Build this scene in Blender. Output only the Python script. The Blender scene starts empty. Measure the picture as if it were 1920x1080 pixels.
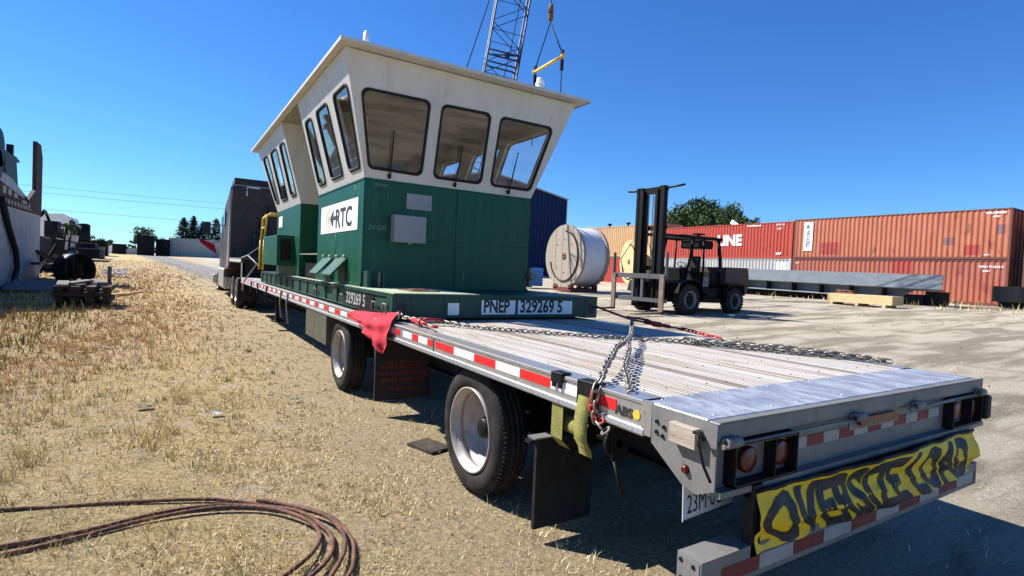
import bpy, bmesh, math, random
import numpy as np
from mathutils import Vector, Matrix
from mathutils.geometry import tessellate_polygon
random.seed(7); rng = np.random.default_rng(7)
S = bpy.context.scene; COL = S.collection
PI = math.pi; R = math.radians
# ------------------------------------------------------------------ camera
cd = bpy.data.cameras.new('camera'); cam = bpy.data.objects.new('camera', cd); COL.objects.link(cam)
F_ = Vector((0.53052129, 0.84707949, -0.03167794)).normalized()
U_ = Vector((-0.02109334, 0.05055116, 0.9984987)).normalized()
R_ = F_.cross(U_).normalized(); U_ = R_.cross(F_)
cam.matrix_world = Matrix(((R_.x, U_.x, -F_.x, -1.82004387), (R_.y, U_.y, -F_.y, -1.40140618), (R_.z, U_.z, -F_.z, 1.62435364), (0, 0, 0, 1)))
cd.sensor_width = 36; cd.lens = 1028.171 / 1920 * 36; cd.clip_start = .05; cd.clip_end = 6000
S.camera = cam
# ------------------------------------------------------------------ light
SUN = Vector((-.63, .80, 1.0)).normalized()
EL = math.asin(SUN.z); AZ = math.atan2(SUN.x, SUN.y)
W = bpy.data.worlds.new("World"); S.world = W; W.use_nodes = True
nt = W.node_tree; bg = nt.nodes['Background']
sky = nt.nodes.new('ShaderNodeTexSky'); sky.sky_type = 'NISHITA'; sky.sun_disc = False
sky.sun_elevation = EL; sky.sun_rotation = AZ; sky.altitude = 0; sky.air_density = 1.0; sky.dust_density = 0; sky.ozone_density = 2.0
hsv = nt.nodes.new('ShaderNodeHueSaturation'); hsv.inputs['Saturation'].default_value = 1.15
tint = nt.nodes.new('ShaderNodeMix'); tint.data_type = 'RGBA'; tint.blend_type = 'MULTIPLY'; tint.inputs[0].default_value = 1; tint.inputs[7].default_value = (.55, .97, 1.50, 1)
nt.links.new(sky.outputs[0], hsv.inputs['Color']); nt.links.new(hsv.outputs[0], tint.inputs[6]); nt.links.new(tint.outputs[2], bg.inputs[0]); bg.inputs[1].default_value = .056
sl = bpy.data.lights.new('sun', 'SUN'); sl.energy = 5.0; sl.angle = R(.53); sl.color = (1, .95, .87)
so = bpy.data.objects.new('sun', sl); COL.objects.link(so); so.rotation_euler = SUN.to_track_quat('Z', 'Y').to_euler()
S.view_settings.view_transform = 'Standard'; S.view_settings.look = 'None'; S.view_settings.gamma = 1; S.view_settings.exposure = 1.0
S.cycles.max_bounces = 8; S.cycles.transparent_max_bounces = 12

# ------------------------------------------------------------------ materials
MATS = {}
def mat(name, col, rough=.6, metal=0., col2=None, scale=4., amount=.5, bump=0., bscale=30., spec=.5, stretch=None, col3=None, scale3=40., thr3=.62, alpha=None, coords='Object', streak=None):
    if name in MATS: return MATS[name]
    m = bpy.data.materials.new(name); m.use_nodes = True; t = m.node_tree; N = t.nodes; L = t.links
    b = N['Principled BSDF']; b.inputs['Roughness'].default_value = rough; b.inputs['Metallic'].default_value = metal
    b.inputs['Specular IOR Level'].default_value = spec
    b.inputs['Base Color'].default_value = (*col, 1)
    tc = N.new('ShaderNodeTexCoord'); mp = N.new('ShaderNodeMapping'); L.new(tc.outputs[coords], mp.inputs[0])
    if stretch: mp.inputs['Scale'].default_value = stretch
    if col2:
        n = N.new('ShaderNodeTexNoise'); n.inputs['Scale'].default_value = scale; n.inputs['Detail'].default_value = 7; n.inputs['Roughness'].default_value = .65
        L.new(mp.outputs[0], n.inputs['Vector'])
        r = N.new('ShaderNodeValToRGB'); r.color_ramp.elements[0].position = .5 - .18 * (1.2 - amount); r.color_ramp.elements[1].position = .5 + .25 * (1.3 - amount)
        r.color_ramp.elements[0].color = (*col, 1); r.color_ramp.elements[1].color = (*col2, 1); L.new(n.outputs[0], r.inputs[0])
        out = r.outputs[0]
        if col3:
            n3 = N.new('ShaderNodeTexNoise'); n3.inputs['Scale'].default_value = scale3; n3.inputs['Detail'].default_value = 5; L.new(mp.outputs[0], n3.inputs['Vector'])
            r3 = N.new('ShaderNodeValToRGB'); r3.color_ramp.elements[0].position = thr3; r3.color_ramp.elements[1].position = thr3 + .06
            r3.color_ramp.elements[0].color = (0, 0, 0, 1); r3.color_ramp.elements[1].color = (1, 1, 1, 1); L.new(n3.outputs[0], r3.inputs[0])
            mx = N.new('ShaderNodeMix'); mx.data_type = 'RGBA'; L.new(r3.outputs[0], mx.inputs[0]); L.new(out, mx.inputs[6]); mx.inputs[7].default_value = (*col3, 1)
            out = mx.outputs[2]
        if streak:
            sc_, sthr, samt = streak[1:4]
            m2 = N.new('ShaderNodeMapping'); L.new(tc.outputs[coords], m2.inputs[0]); m2.inputs['Scale'].default_value = (sc_, sc_, sc_ * .06)
            ns = N.new('ShaderNodeTexNoise'); ns.inputs['Scale'].default_value = 1; ns.inputs['Detail'].default_value = 6; ns.inputs['Roughness'].default_value = .7; L.new(m2.outputs[0], ns.inputs['Vector'])
            rs = N.new('ShaderNodeMapRange'); rs.inputs[1].default_value = sthr; rs.inputs[2].default_value = sthr + .14; rs.inputs[4].default_value = samt; L.new(ns.outputs[0], rs.inputs[0])
            ms = N.new('ShaderNodeMix'); ms.data_type = 'RGBA'; L.new(rs.outputs[0], ms.inputs[0]); L.new(out, ms.inputs[6]); ms.inputs[7].default_value = (*streak[0], 1); out = ms.outputs[2]
        L.new(out, b.inputs['Base Color'])
        rr = N.new('ShaderNodeMapRange'); rr.inputs[3].default_value = max(.05, rough - .1); rr.inputs[4].default_value = min(1, rough + .15)
        L.new(n.outputs[0], rr.inputs[0]); L.new(rr.outputs[0], b.inputs['Roughness'])
    if bump:
        nb = N.new('ShaderNodeTexNoise'); nb.inputs['Scale'].default_value = bscale; nb.inputs['Detail'].default_value = 6; L.new(mp.outputs[0], nb.inputs['Vector'])
        bp = N.new('ShaderNodeBump'); bp.inputs['Strength'].default_value = bump; bp.inputs['Distance'].default_value = .02
        L.new(nb.outputs[0], bp.inputs['Height']); L.new(bp.outputs[0], b.inputs['Normal'])
    MATS[name] = m; return m
M_green = mat('green_paint', (.001, .056, .026), .42, 0, (.003, .082, .042), 1.6, .5, .12, 2.5, streak=((.015, .12, .08), 9, .56, .5), spec=.3, stretch=(3, 3, .5), col3=(.04, .15, .11), scale3=3.2, thr3=.68)
M_cream = mat('cream_paint', (.54, .525, .49), .5, 0, (.47, .455, .42), 2.2, .5, .10, 2.5, streak=((.27, .20, .14), 11, .60, .5), stretch=(2, 2, .5), col3=(.42, .36, .27), scale3=4., thr3=.7)
M_inner = mat('interior_panel', (.26, .25, .19), .55, 0, (.19, .18, .135), 1.5, .5)
M_rubber = mat('black_rubber', (.008, .008, .009), .6, 0, (.018, .018, .018), 20, .5, .1, 60, spec=.25)
M_tire = mat('tyre_rubber', (.010, .010, .0105), .8, 0, (.040, .034, .028), 7, .5, .15, 50, spec=.25)
M_alu = mat('weathered_aluminium', (.62, .62, .61), .38, .85, (.42, .41, .40), 7, .5, .08, 60, col3=(.25, .24, .22), scale3=30, thr3=.66)
M_alub = mat('worn_aluminium_plate', (.46, .48, .50), .36, .65, (.70, .70, .69), 5, .9, .30, 22, stretch=(2.5, 1, 1), col3=(.30, .29, .27), scale3=11, thr3=.62)
M_deck = mat('aluminium_deck', (.58, .555, .52), .6, .1, (.42, .36, .28), 1.6, .9, .15, 40, stretch=(9, .6, 1), col3=(.22, .17, .13), scale3=3.2, thr3=.64)
M_nail = mat('deck_nailer_wood', (.16, .13, .11), .85, 0, (.26, .21, .17), 6, .5, .2, 40, stretch=(6, .6, 1))
M_wrim = mat('white_rim_paint', (.40, .365, .335), .4, .1, (.24, .205, .18), 5, .5, .05, 20, stretch=(1, 1, 1), col3=(.26, .20, .16), scale3=9, thr3=.66)
M_blk = mat('black_steel', (.005, .005, .0055), .5, 0, (.013, .012, .011), 8, .5, .1, 30, spec=.2)
M_frame = mat('dark_chassis_steel', (.010, .010, .010), .8, 0, (.028, .024, .02), 7, .5, .1, 30, spec=.2)
M_gal = mat('grey_galvanised', (.20, .198, .19), .55, .2, (.14, .137, .13), 5, .5, .08, 30, streak=((.10, .085, .07), 14, .58, .6), col3=(.22, .17, .12), scale3=12, thr3=.68)
M_greyp = mat('grey_paint', (.16, .165, .165), .5, 0, (.12, .125, .125), 4, .5, .05, 20, streak=((.08, .075, .07), 12, .58, .5))
M_red = mat('red_reflective', (.62, .015, .02), .35, 0, (.50, .02, .02), 30, .5, .05, 120)
M_white = mat('white_reflective', (.78, .79, .80), .35, 0, (.66, .66, .66), 30, .5, .05, 120)
M_redlens = mat('red_lens', (.09, .003, .004), .25, 0, (.055, .003, .003), 30, .5, .1, 90)
M_redp = mat('red_binder_paint', (.55, .02, .02), .45, 0, (.35, .02, .02), 20, .5, .1, 40)
M_chain = mat('chain_steel', (.20, .19, .18), .45, .7, (.34, .29, .23), 25, .5, .1, 60)
M_flag = mat('red_flag_cloth', (.46, .006, .028), .85, 0, (.36, .004, .02), 5, .5, .2, 12)
M_web = mat('yellow_green_webbing', (.22, .21, .05), .9, 0, (.15, .15, .04), 18, .5, .3, 90, stretch=(6, 1, 1))
M_yel = mat('yellow_banner', (.80, .55, .01), .55, 0, (.68, .45, .01), 4, .5, .1, 12)
M_yelp = mat('yellow_paint', (.70, .48, .03), .5, 0, (.55, .36, .04), 6, .5)
M_ink = mat('black_lettering', (.012, .012, .014), .6, 0, (.03, .03, .03), 12, .5)
M_wht = mat('white_sign_paint', (.80, .80, .78), .5, 0, (.72, .71, .68), 6, .5)
M_wood = mat('weathered_wood', (.40, .34, .27), .85, 0, (.24, .195, .15), 5, .6, .3, 30, stretch=(1, 1, 6))
M_woodf = mat('fresh_lumber', (.62, .46, .24), .8, 0, (.48, .34, .17), 5, .6, .2, 30, stretch=(6, 1, 1))
M_woodd = mat('dark_old_timber', (.022, .016, .012), .9, 0, (.065, .048, .036), 6, .6, .3, 30)
M_greyw = mat('grey_old_board', (.17, .155, .135), .9, 0, (.09, .08, .07), 6, .6, .3, 30)
M_rust = mat('rusty_steel', (.12, .045, .02), .85, 0, (.25, .11, .05), 9, .6, .3, 40)
M_cable = mat('rusty_cable', (.085, .042, .028), .85, .1, (.22, .105, .065), 12, .6, .4, 90)
M_plat = mat('walkway_green_paint', (.30, .38, .26), .7, 0, (.40, .44, .30), 5, .6, .1, 30, col3=(.14, .10, .07), scale3=9, thr3=.66)
M_platd = mat('flat_rack_green', (.002, .036, .021), .5, 0, (.005, .052, .033), 5, .5, .08, 20, col3=(.10, .06, .04), scale3=14, thr3=.68)
M_brown = mat('sleeper_brown', (.048, .034, .030), .5, 0, (.075, .054, .048), 3, .5, .05, 20, spec=.2)
M_tan = mat('tan_container_paint', (.55, .34, .17), .6, 0, (.47, .28, .13), 2, .5, .05, 20)
M_orng = mat('faded_brick_container', (.42, .135, .07), .65, 0, (.36, .105, .055), 1.3, .5, .05, 20, streak=((.10, .04, .03), 3.5, .58, .6), stretch=(1, 1, .5), col3=(.24, .06, .035), scale3=1.7, thr3=.64)
M_brick = mat('brick_red_container', (.36, .10, .06), .65, 0, (.30, .08, .045), 1.3, .5, .05, 20, streak=((.10, .035, .03), 3.5, .58, .6), stretch=(1, 1, .5), col3=(.24, .045, .04), scale3=1.5, thr3=.64)
M_redc = mat('bright_red_container', (.42, .05, .028), .55, 0, (.36, .04, .024), 1.6, .5, .05, 20, streak=((.16, .03, .02), 3.5, .60, .5), col3=(.25, .04, .025), scale3=3, thr3=.68)
M_whc = mat('pale_grey_container', (.42, .43, .42), .65, 0, (.34, .345, .335), 2, .5, .05, 20, streak=((.17, .13, .09), 5, .60, .5))
M_dkc = mat('dark_container_paint', (.007, .009, .012), .7, 0, (.014, .016, .018), 2, .5, spec=.2)
M_blue = mat('deep_blue_siding', (.003, .014, .065), .6, 0, (.005, .02, .08), 2, .5, spec=.2)
M_blueb = mat('bright_blue_plastic', (.02, .16, .50), .5)
M_crane = mat('crane_blue_grey_paint', (.010, .018, .06), .5, .1, (.018, .026, .07), 4, .5)
M_fork = mat('forklift_black_paint', (.003, .003, .0035), .55, 0, (.007, .0065, .006), 6, .5, .08, 20, col3=(.05, .03, .02), scale3=9, thr3=.70, spec=.15)
M_forkr = mat('worn_fork_steel', (.16, .11, .08), .7, .3, (.28, .20, .15), 7, .6, .2, 40)
M_wrap = mat('white_cable_wrap', (.62, .63, .66), .5, 0, (.50, .51, .55), 3, .5, .25, 8, stretch=(1, 6, 6))
M_beam = mat('slate_grey_steel', (.10, .115, .125), .55, 0, (.135, .15, .16), 2, .5, .05, 20)
M_beaml = mat('pale_grey_steel', (.26, .275, .28), .5, .2, (.28, .30, .31), 2, .5)
M_roofw = mat('bright_white_sheet', (.80, .80, .80), .5)
M_bark = mat('tree_bark', (.09, .07, .05), .9, 0, (.15, .11, .08), 8, .5, .3, 20)
def leafmat(name, c1, c2):
    return mat(name, c1, .65, 0, c2, .8, .4, spec=.2)
M_leaf = leafmat('broadleaf_foliage', (.03, .06, .018), (.075, .115, .04))
M_leaf2 = leafmat('olive_foliage', (.05, .08, .025), (.09, .12, .04))
M_con = leafmat('conifer_foliage', (.02, .04, .025), (.045, .075, .045))
def glass(name, tint, fac_min=.10, rough=.02):
    m = bpy.data.materials.new(name); m.use_nodes = True; t = m.node_tree; N = t.nodes; L = t.links
    N.remove(N['Principled BSDF']); o = N['Material Output']
    tr = N.new('ShaderNodeBsdfTransparent'); tr.inputs[0].default_value = (*tint, 1)
    gl = N.new('ShaderNodeBsdfGlossy'); gl.inputs['Roughness'].default_value = rough; gl.inputs[0].default_value = (.9, .9, .9, 1)
    lw = N.new('ShaderNodeLayerWeight'); lw.inputs[0].default_value = .5
    pw = N.new('ShaderNodeMath'); pw.operation = 'POWER'; L.new(lw.outputs['Facing'], pw.inputs[0]); pw.inputs[1].default_value = 4
    ma = N.new('ShaderNodeMath'); ma.operation = 'MULTIPLY_ADD'; L.new(pw.outputs[0], ma.inputs[0]); ma.inputs[1].default_value = .9; ma.inputs[2].default_value = .07; ma.use_clamp = True
    mx = N.new('ShaderNodeMixShader'); L.new(ma.outputs[0], mx.inputs[0]); L.new(tr.outputs[0], mx.inputs[1]); L.new(gl.outputs[0], mx.inputs[2]); L.new(mx.outputs[0], o.inputs[0])
    return m
M_glass = glass('window_glass', (.95, .95, .94))

# ------------------------------------------------------------------ builders
class MB:
    def __init__(s): s.v = []; s.f = []; s.sm = []; s.mi = []; s.m = 0
    def add(s, vs, fs, smooth=False):
        o = len(s.v); s.v += [tuple(v) for v in vs]; s.f += [tuple(i + o for i in f) for f in fs]; s.sm += [smooth] * len(fs); s.mi += [s.m] * len(fs); return s
    def bb(s, x0, x1, y0, y1, z0, z1, c=0):
        if x0 > x1: x0, x1 = x1, x0
        if y0 > y1: y0, y1 = y1, y0
        if z0 > z1: z0, z1 = z1, z0
        c = min(c, (x1 - x0) * .45, (y1 - y0) * .45, (z1 - z0) * .45)
        if c <= 0:
            vs = [(x0, y0, z0), (x1, y0, z0), (x1, y1, z0), (x0, y1, z0), (x0, y0, z1), (x1, y0, z1), (x1, y1, z1), (x0, y1, z1)]
            return s.add(vs, [(0, 3, 2, 1), (4, 5, 6, 7), (0, 1, 5, 4), (1, 2, 6, 5), (2, 3, 7, 6), (3, 0, 4, 7)])
        bm = bmesh.new(); bmesh.ops.create_cube(bm, size=1)
        for v in bm.verts: v.co = Vector(((x0 + x1) / 2 + v.co.x * (x1 - x0), (y0 + y1) / 2 + v.co.y * (y1 - y0), (z0 + z1) / 2 + v.co.z * (z1 - z0)))
        bmesh.ops.bevel(bm, geom=bm.edges[:], offset=c, segments=1, affect='EDGES')
        bm.verts.index_update(); s.add([v.co.copy() for v in bm.verts], [[v.index for v in f.verts] for f in bm.faces]); bm.free(); return s
    def obox(s, c, size, rz=0, rx=0, ry=0):
        M = Matrix.Translation(Vector(c)) @ Matrix.Rotation(rz, 4, 'Z') @ Matrix.Rotation(ry, 4, 'Y') @ Matrix.Rotation(rx, 4, 'X')
        vs = [M @ Vector((sx * size[0] / 2, sy * size[1] / 2, sz * size[2] / 2)) for sz in (-1, 1) for sy in (-1, 1) for sx in (-1, 1)]
        return s.add(vs, [(0, 2, 3, 1), (4, 5, 7, 6), (0, 1, 5, 4), (1, 3, 7, 5), (3, 2, 6, 7), (2, 0, 4, 6)])
    def bar(s, a, b, w, h=None):     # square bar between two points
        return s.cyl(a, b, (w if h is None else max(w, h)) * .707, n=4, smooth=False)
    def cyl(s, a, b, r, r2=None, n=14, cap=True, smooth=True):
        a = Vector(a); b = Vector(b); d = (b - a).normalized(); r2 = r if r2 is None else r2
        u = d.orthogonal().normalized() if abs(d.z) > .99 else Vector((0, 0, 1)).cross(d).normalized()
        w = d.cross(u); off = PI / 4 if n == 4 else 0
        ring = lambda p, q: [p + (u * math.cos(2 * PI * i / n + off) + w * math.sin(2 * PI * i / n + off)) * q for i in range(n)]
        s.add(ring(a, r) + ring(b, r2), [(i, (i + 1) % n, n + (i + 1) % n, n + i) for i in range(n)], smooth)
        if cap: s.add(ring(a, r), [tuple(range(n - 1, -1, -1))]); s.add(ring(b, r2), [tuple(range(n))])
        return s
    def tube(s, pts, r, n=8, closed=False, smooth=True, cap=True):
        P = [Vector(p) for p in pts]; k = len(P); T = []
        for i in range(k):
            a = P[(i - 1) % k] if closed or i > 0 else P[i]; b = P[(i + 1) % k] if closed or i < k - 1 else P[i]
            T.append((b - a).normalized() if (b - a).length > 1e-9 else Vector((0, 0, 1)))
        u = T[0].orthogonal().normalized(); V = []
        for i in range(k):
            u = (u - T[i] * u.dot(T[i])); u = u.normalized() if u.length > 1e-6 else T[i].orthogonal().normalized()
            w = T[i].cross(u); rr = r[i] if isinstance(r, (list, tuple)) else r
            V += [P[i] + (u * math.cos(2 * PI * j / n) + w * math.sin(2 * PI * j / n)) * rr for j in range(n)]
        F = []
        for i in range(k if closed else k - 1):
            a = i * n; b = ((i + 1) % k) * n
            for j in range(n): F.append((a + j, a + (j + 1) % n, b + (j + 1) % n, b + j))
        s.add(V, F, smooth)
        if not closed and cap: s.add(V[:n], [tuple(range(n - 1, -1, -1))]); s.add(V[-n:], [tuple(range(n))])
        return s
    def lathe(s, prof, c, ax, n=40, smooth=True):   # prof: (along, radius)
        c = Vector(c); ax = Vector(ax).normalized(); u = ax.orthogonal().normalized(); w = ax.cross(u); V = []
        for (t, r) in prof: V += [c + ax * t + (u * math.cos(2 * PI * j / n) + w * math.sin(2 * PI * j / n)) * r for j in range(n)]
        F = [(i * n + j, i * n + (j + 1) % n, (i + 1) * n + (j + 1) % n, (i + 1) * n + j) for i in range(len(prof) - 1) for j in range(n)]
        return s.add(V, F, smooth)
    def prism(s, poly, f0, f1, smooth=False):   # poly 2d, f0/f1 map 2d->3d
        n = len(poly); A = [f0(*p) for p in poly]; B = [f1(*p) for p in poly]
        tri = tessellate_polygon([[Vector((p[0], p[1], 0)) for p in poly]])
        s.add(A + B, [(i, (i + 1) % n, n + (i + 1) % n, n + i) for i in range(n)], smooth)
        s.add(A, [tuple(t) for t in tri]); s.add(B, [tuple(reversed(t)) for t in tri]); return s
    def build(s, name, m, parent=None, world=None, fixn=True):
        me = bpy.data.meshes.new(name)
        off = Vector(world) if world is not None else Vector((0, 0, 0))
        me.from_pydata([tuple(Vector(v) - off) for v in s.v], [], s.f)
        ms = m if isinstance(m, (list, tuple)) else [m]
        for x in ms: me.materials.append(x)
        me.polygons.foreach_set('use_smooth', s.sm); me.polygons.foreach_set('material_index', s.mi)
        if fixn:
            bm = bmesh.new(); bm.from_mesh(me); bmesh.ops.remove_doubles(bm, verts=bm.verts, dist=1e-5); bmesh.ops.recalc_face_normals(bm, faces=bm.faces); bm.to_mesh(me); bm.free()
        o = bpy.data.objects.new(name, me); COL.objects.link(o)
        if parent: o.parent = parent
        return o
def tag(o, label=None, cat=None, group=None, kind=None):
    if label: o['label'] = label
    if cat: o['category'] = cat
    if group: o['group'] = group
    if kind: o['kind'] = kind
    return o
def thing(name, loc, label, cat, rz=0, group=None):
    o = bpy.data.objects.new(name, None); o.empty_display_size = .2; COL.objects.link(o); o.location = loc; o.rotation_euler.z = rz
    return tag(o, label, cat, group)
def copy_tree(o, parent=None):
    c = o.copy(); COL.objects.link(c)
    if parent: c.parent = parent
    for ch in list(o.children): copy_tree(ch, c)
    return c
def text_mb(txt, size, M, depth=.002, font_scale=(1, 1), cuts=0, deform=None, align='LEFT', bold=0.0, shear=0):
    cu = bpy.data.curves.new('t', 'FONT'); cu.body = txt; cu.size = size; cu.extrude = depth; cu.align_x = align; cu.offset = bold; cu.shear = shear; cu.resolution_u = 3
    ob = bpy.data.objects.new('t', cu); COL.objects.link(ob)
    dg = bpy.context.evaluated_depsgraph_get(); me = bpy.data.meshes.new_from_object(ob.evaluated_get(dg))
    bpy.data.objects.remove(ob); bpy.data.curves.remove(cu)
    bm = bmesh.new(); bm.from_mesh(me); bpy.data.meshes.remove(me)
    if cuts:
        for _ in range(cuts):
            bmesh.ops.triangulate(bm, faces=bm.faces[:])
            L = size * .10; es = [e for e in bm.edges if e.calc_length() > L]
            if not es: break
            bmesh.ops.subdivide_edges(bm, edges=es, cuts=1)
        bmesh.ops.triangulate(bm, faces=bm.faces[:])
    mb = MB(); vs = []
    for v in bm.verts:
        c = Vector((v.co.x * font_scale[0], v.co.y * font_scale[1], v.co.z))
        vs.append(deform(c) if deform else M @ c)
    bm.verts.index_update(); mb.add(vs, [[v.index for v in f.verts] for f in bm.faces]); bm.free(); return mb
def frame_mat(origin, xdir, ydir):   # text x along xdir, y along ydir, z = normal
    x = Vector(xdir).normalized(); y = Vector(ydir).normalized(); z = x.cross(y)
    return Matrix(((x.x, y.x, z.x, origin[0]), (x.y, y.y, z.y, origin[1]), (x.z, y.z, z.z, origin[2]), (0, 0, 0, 1)))
def gz(x, y):
    a = .84 * min(1, max(0, (x - 3.5) / 33.8)); b = 1.5 * min(1, max(0, (y - 20) / 60)); return (a ** 4 + b ** 4) ** .25
# ------------------------------------------------------------------ GROUND
def axis_coords(lo, hi, fine_lo, fine_hi, step):
    a = list(np.arange(fine_lo, fine_hi + 1e-6, step)); x = fine_hi; d = step
    while x < hi: d *= 1.25; x += d; a.append(x)
    x = fine_lo; d = step
    while x > lo: d *= 1.25; x -= d; a.insert(0, x)
    return np.array(a)
gx = axis_coords(-2500, 2500, -12, 42, .5); gy = axis_coords(-60, 3500, -4, 40, .5)
XX, YY = np.meshgrid(gx, gy, indexing='ij')
ZZ = np.vectorize(gz)(XX, YY) + .012 * np.sin(XX * 1.7 + YY * .9) * np.sin(YY * 1.3) * (np.hypot(XX, YY) < 60)
ZZ = np.where((XX > -.6) & (XX < 3.2) & (YY > -1) & (YY < 24), np.vectorize(gz)(XX, YY), ZZ)
nx, ny = len(gx), len(gy); idx = np.arange(nx * ny).reshape(nx, ny)
me = bpy.data.meshes.new('ground'); me.from_pydata(np.stack([XX, YY, ZZ], -1).reshape(-1, 3).tolist(), [], np.stack([idx[:-1, :-1], idx[1:, :-1], idx[1:, 1:], idx[:-1, 1:]], -1).reshape(-1, 4).tolist())
me.polygons.foreach_set('use_smooth', [True] * len(me.polygons))
ground = bpy.data.objects.new('ground', me); COL.objects.link(ground); tag(ground, kind='structure')
gm = bpy.data.materials.new('dry_yard_ground'); gm.use_nodes = True; t = gm.node_tree; N = t.nodes; L = t.links
b = N['Principled BSDF']; b.inputs['Roughness'].default_value = .95; b.inputs['Specular IOR Level'].default_value = .1
geo = N.new('ShaderNodeNewGeometry'); sep = N.new('ShaderNodeSeparateXYZ'); L.new(geo.outputs['Position'], sep.inputs[0])
def noise(sc, det=6, rough=.6, vec=None, stretch=None):
    n = N.new('ShaderNodeTexNoise'); n.inputs['Scale'].default_value = sc; n.inputs['Detail'].default_value = det; n.inputs['Roughness'].default_value = rough
    mp = N.new('ShaderNodeMapping'); L.new(geo.outputs['Position'], mp.inputs[0])
    if stretch: mp.inputs['Scale'].default_value = stretch
    L.new(mp.outputs[0], n.inputs['Vector']); return n.outputs[0]
def ramp(inp, stops):
    r = N.new('ShaderNodeValToRGB'); e = r.color_ramp.elements
    e[0].position = stops[0][0]; e[0].color = (*stops[0][1], 1); e[1].position = stops[-1][0]; e[1].color = (*stops[-1][1], 1)
    for p, c in stops[1:-1]: q = e.new(p); q.color = (*c, 1)
    L.new(inp, r.inputs[0]); return r.outputs[0]
def mixc(f, a, c, mode='MIX'):
    m = N.new('ShaderNodeMix'); m.data_type = 'RGBA'; m.blend_type = mode
    if isinstance(f, (int, float)): m.inputs[0].default_value = f
    else: L.new(f, m.inputs[0])
    L.new(a, m.inputs[6]); L.new(c, m.inputs[7]); return m.outputs[2]
def mth(op, a, c, cl=False):
    m = N.new('ShaderNodeMath'); m.operation = op; m.use_clamp = cl
    for i, v in enumerate((a, c)):
        if isinstance(v, (int, float)): m.inputs[i].default_value = v
        else: L.new(v, m.inputs[i])
    return m.outputs[0]
fine = mth('ADD', mth('MULTIPLY', noise(26, 10, .82), .5), mth('MULTIPLY', noise(95, 6, .8), .5))
fine = mth('ADD', mth('MULTIPLY', mth('SUBTRACT', fine, .5), 1.35), .5); mid = noise(2.2, 7, .65); big = noise(.35, 5, .6); streak = noise(.55, 6, .6, stretch=(.5, 2.4, 1))
grassc = ramp(fine, [(.32, (.08, .05, .025)), (.43, (.30, .215, .105)), (.53, (.58, .45, .235)), (.64, (.82, .68, .41))])
grassg = ramp(fine, [(.35, (.06, .055, .02)), (.5, (.22, .20, .08)), (.66, (.48, .42, .22))])
grass_c = mixc(mth('MULTIPLY', ramp(mid, [(.50, (0, 0, 0)), (.66, (1, 1, 1))]), .55), grassc, grassg)
bare = ramp(fine, [(.36, (.18, .13, .09)), (.48, (.46, .37, .26)), (.62, (.74, .64, .47))])
grass_c = mixc(mth('MULTIPLY', ramp(noise(1.3, 7, .7), [(.54, (0, 0, 0)), (.62, (1, 1, 1))]), .85), grass_c, bare)
yard = ramp(fine, [(.33, (.16, .13, .095)), (.45, (.41, .36, .275)), (.55, (.58, .52, .41)), (.68, (.78, .72, .60))])
yard2 = ramp(fine, [(.34, (.10, .085, .062)), (.49, (.26, .225, .17)), (.66, (.46, .41, .31))])
yard_c = mixc(ramp(streak, [(.45, (0, 0, 0)), (.56, (1, 1, 1))]), yard, yard2)
pale = ramp(fine, [(.3, (.40, .36, .26)), (.7, (.66, .60, .45))])
yard_c = mixc(mth('MULTIPLY', ramp(noise(.9, 6, .7, stretch=(.6, 1.6, 1)), [(.52, (0, 0, 0)), (.66, (1, 1, 1))]), .8), yard_c, pale)
road = ramp(fine, [(.3, (.14, .135, .125)), (.5, (.235, .225, .21)), (.72, (.36, .345, .32))])
wob = mth('MULTIPLY', mth('SUBTRACT', big, .5), 1.6)
xw = mth('ADD', sep.outputs[0], wob)
fy = mth('MULTIPLY', mth('SUBTRACT', xw, .45), 1.2, False)   # yard begins at the trailer's left edge
fac_yard = N.new('ShaderNodeClamp'); L.new(fy, fac_yard.inputs[0])
vg = ramp(fine, [(.34, (.11, .08, .05)), (.46, (.33, .26, .165)), (.56, (.54, .44, .29)), (.66, (.80, .69, .50))])
grass_c = mixc(mth('MULTIPLY', mth('MULTIPLY', mth('ADD', xw, 1.5), .9, True), .8), grass_c, vg)
def rut(x0, w):
    d = mth('ABSOLUTE', mth('SUBTRACT', mth('ADD', sep.outputs[0], mth('MULTIPLY', mth('SUBTRACT', noise(.12, 2), .5), 5)), x0), 0); return mth('SUBTRACT', 1, mth('MULTIPLY', d, 1 / w), True)
ruts = mth('ADD', mth('ADD', rut(6.0, .35), rut(8.1, .35), True), mth('ADD', rut(11.5, .4), rut(13.8, .4), True), True)
rutc = ramp(fine, [(.34, (.13, .10, .07)), (.5, (.30, .25, .18)), (.68, (.48, .42, .31))])
yard_c = mixc(mth('MULTIPLY', ruts, .6), yard_c, rutc)
c1 = mixc(fac_yard.outputs[0], grass_c, yard_c)
# gravel road ahead of the tractor, running on along the trailer's line
left = mth('ADD', mth('MULTIPLY', sep.outputs[1], .115), xw)     # x + .115*y
e1 = mth('MULTIPLY', mth('SUBTRACT', left, 3.6), 1.2, True); e2 = mth('MULTIPLY', mth('SUBTRACT', 7.4, left), 1.2, True)
far_ = mth('MULTIPLY', mth('SUBTRACT', sep.outputs[1], 24), .2, True)
fr = mth('MULTIPLY', mth('MULTIPLY', e1, e2), far_)
c2 = mixc(fr, c1, road)
L.new(c2, b.inputs['Base Color'])
bp = N.new('ShaderNodeBump'); bp.inputs['Strength'].default_value = 1.0; bp.inputs['Distance'].default_value = .045
L.new(fine, bp.inputs['Height']); L.new(bp.outputs[0], b.inputs['Normal'])
me.materials.append(gm)
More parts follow.
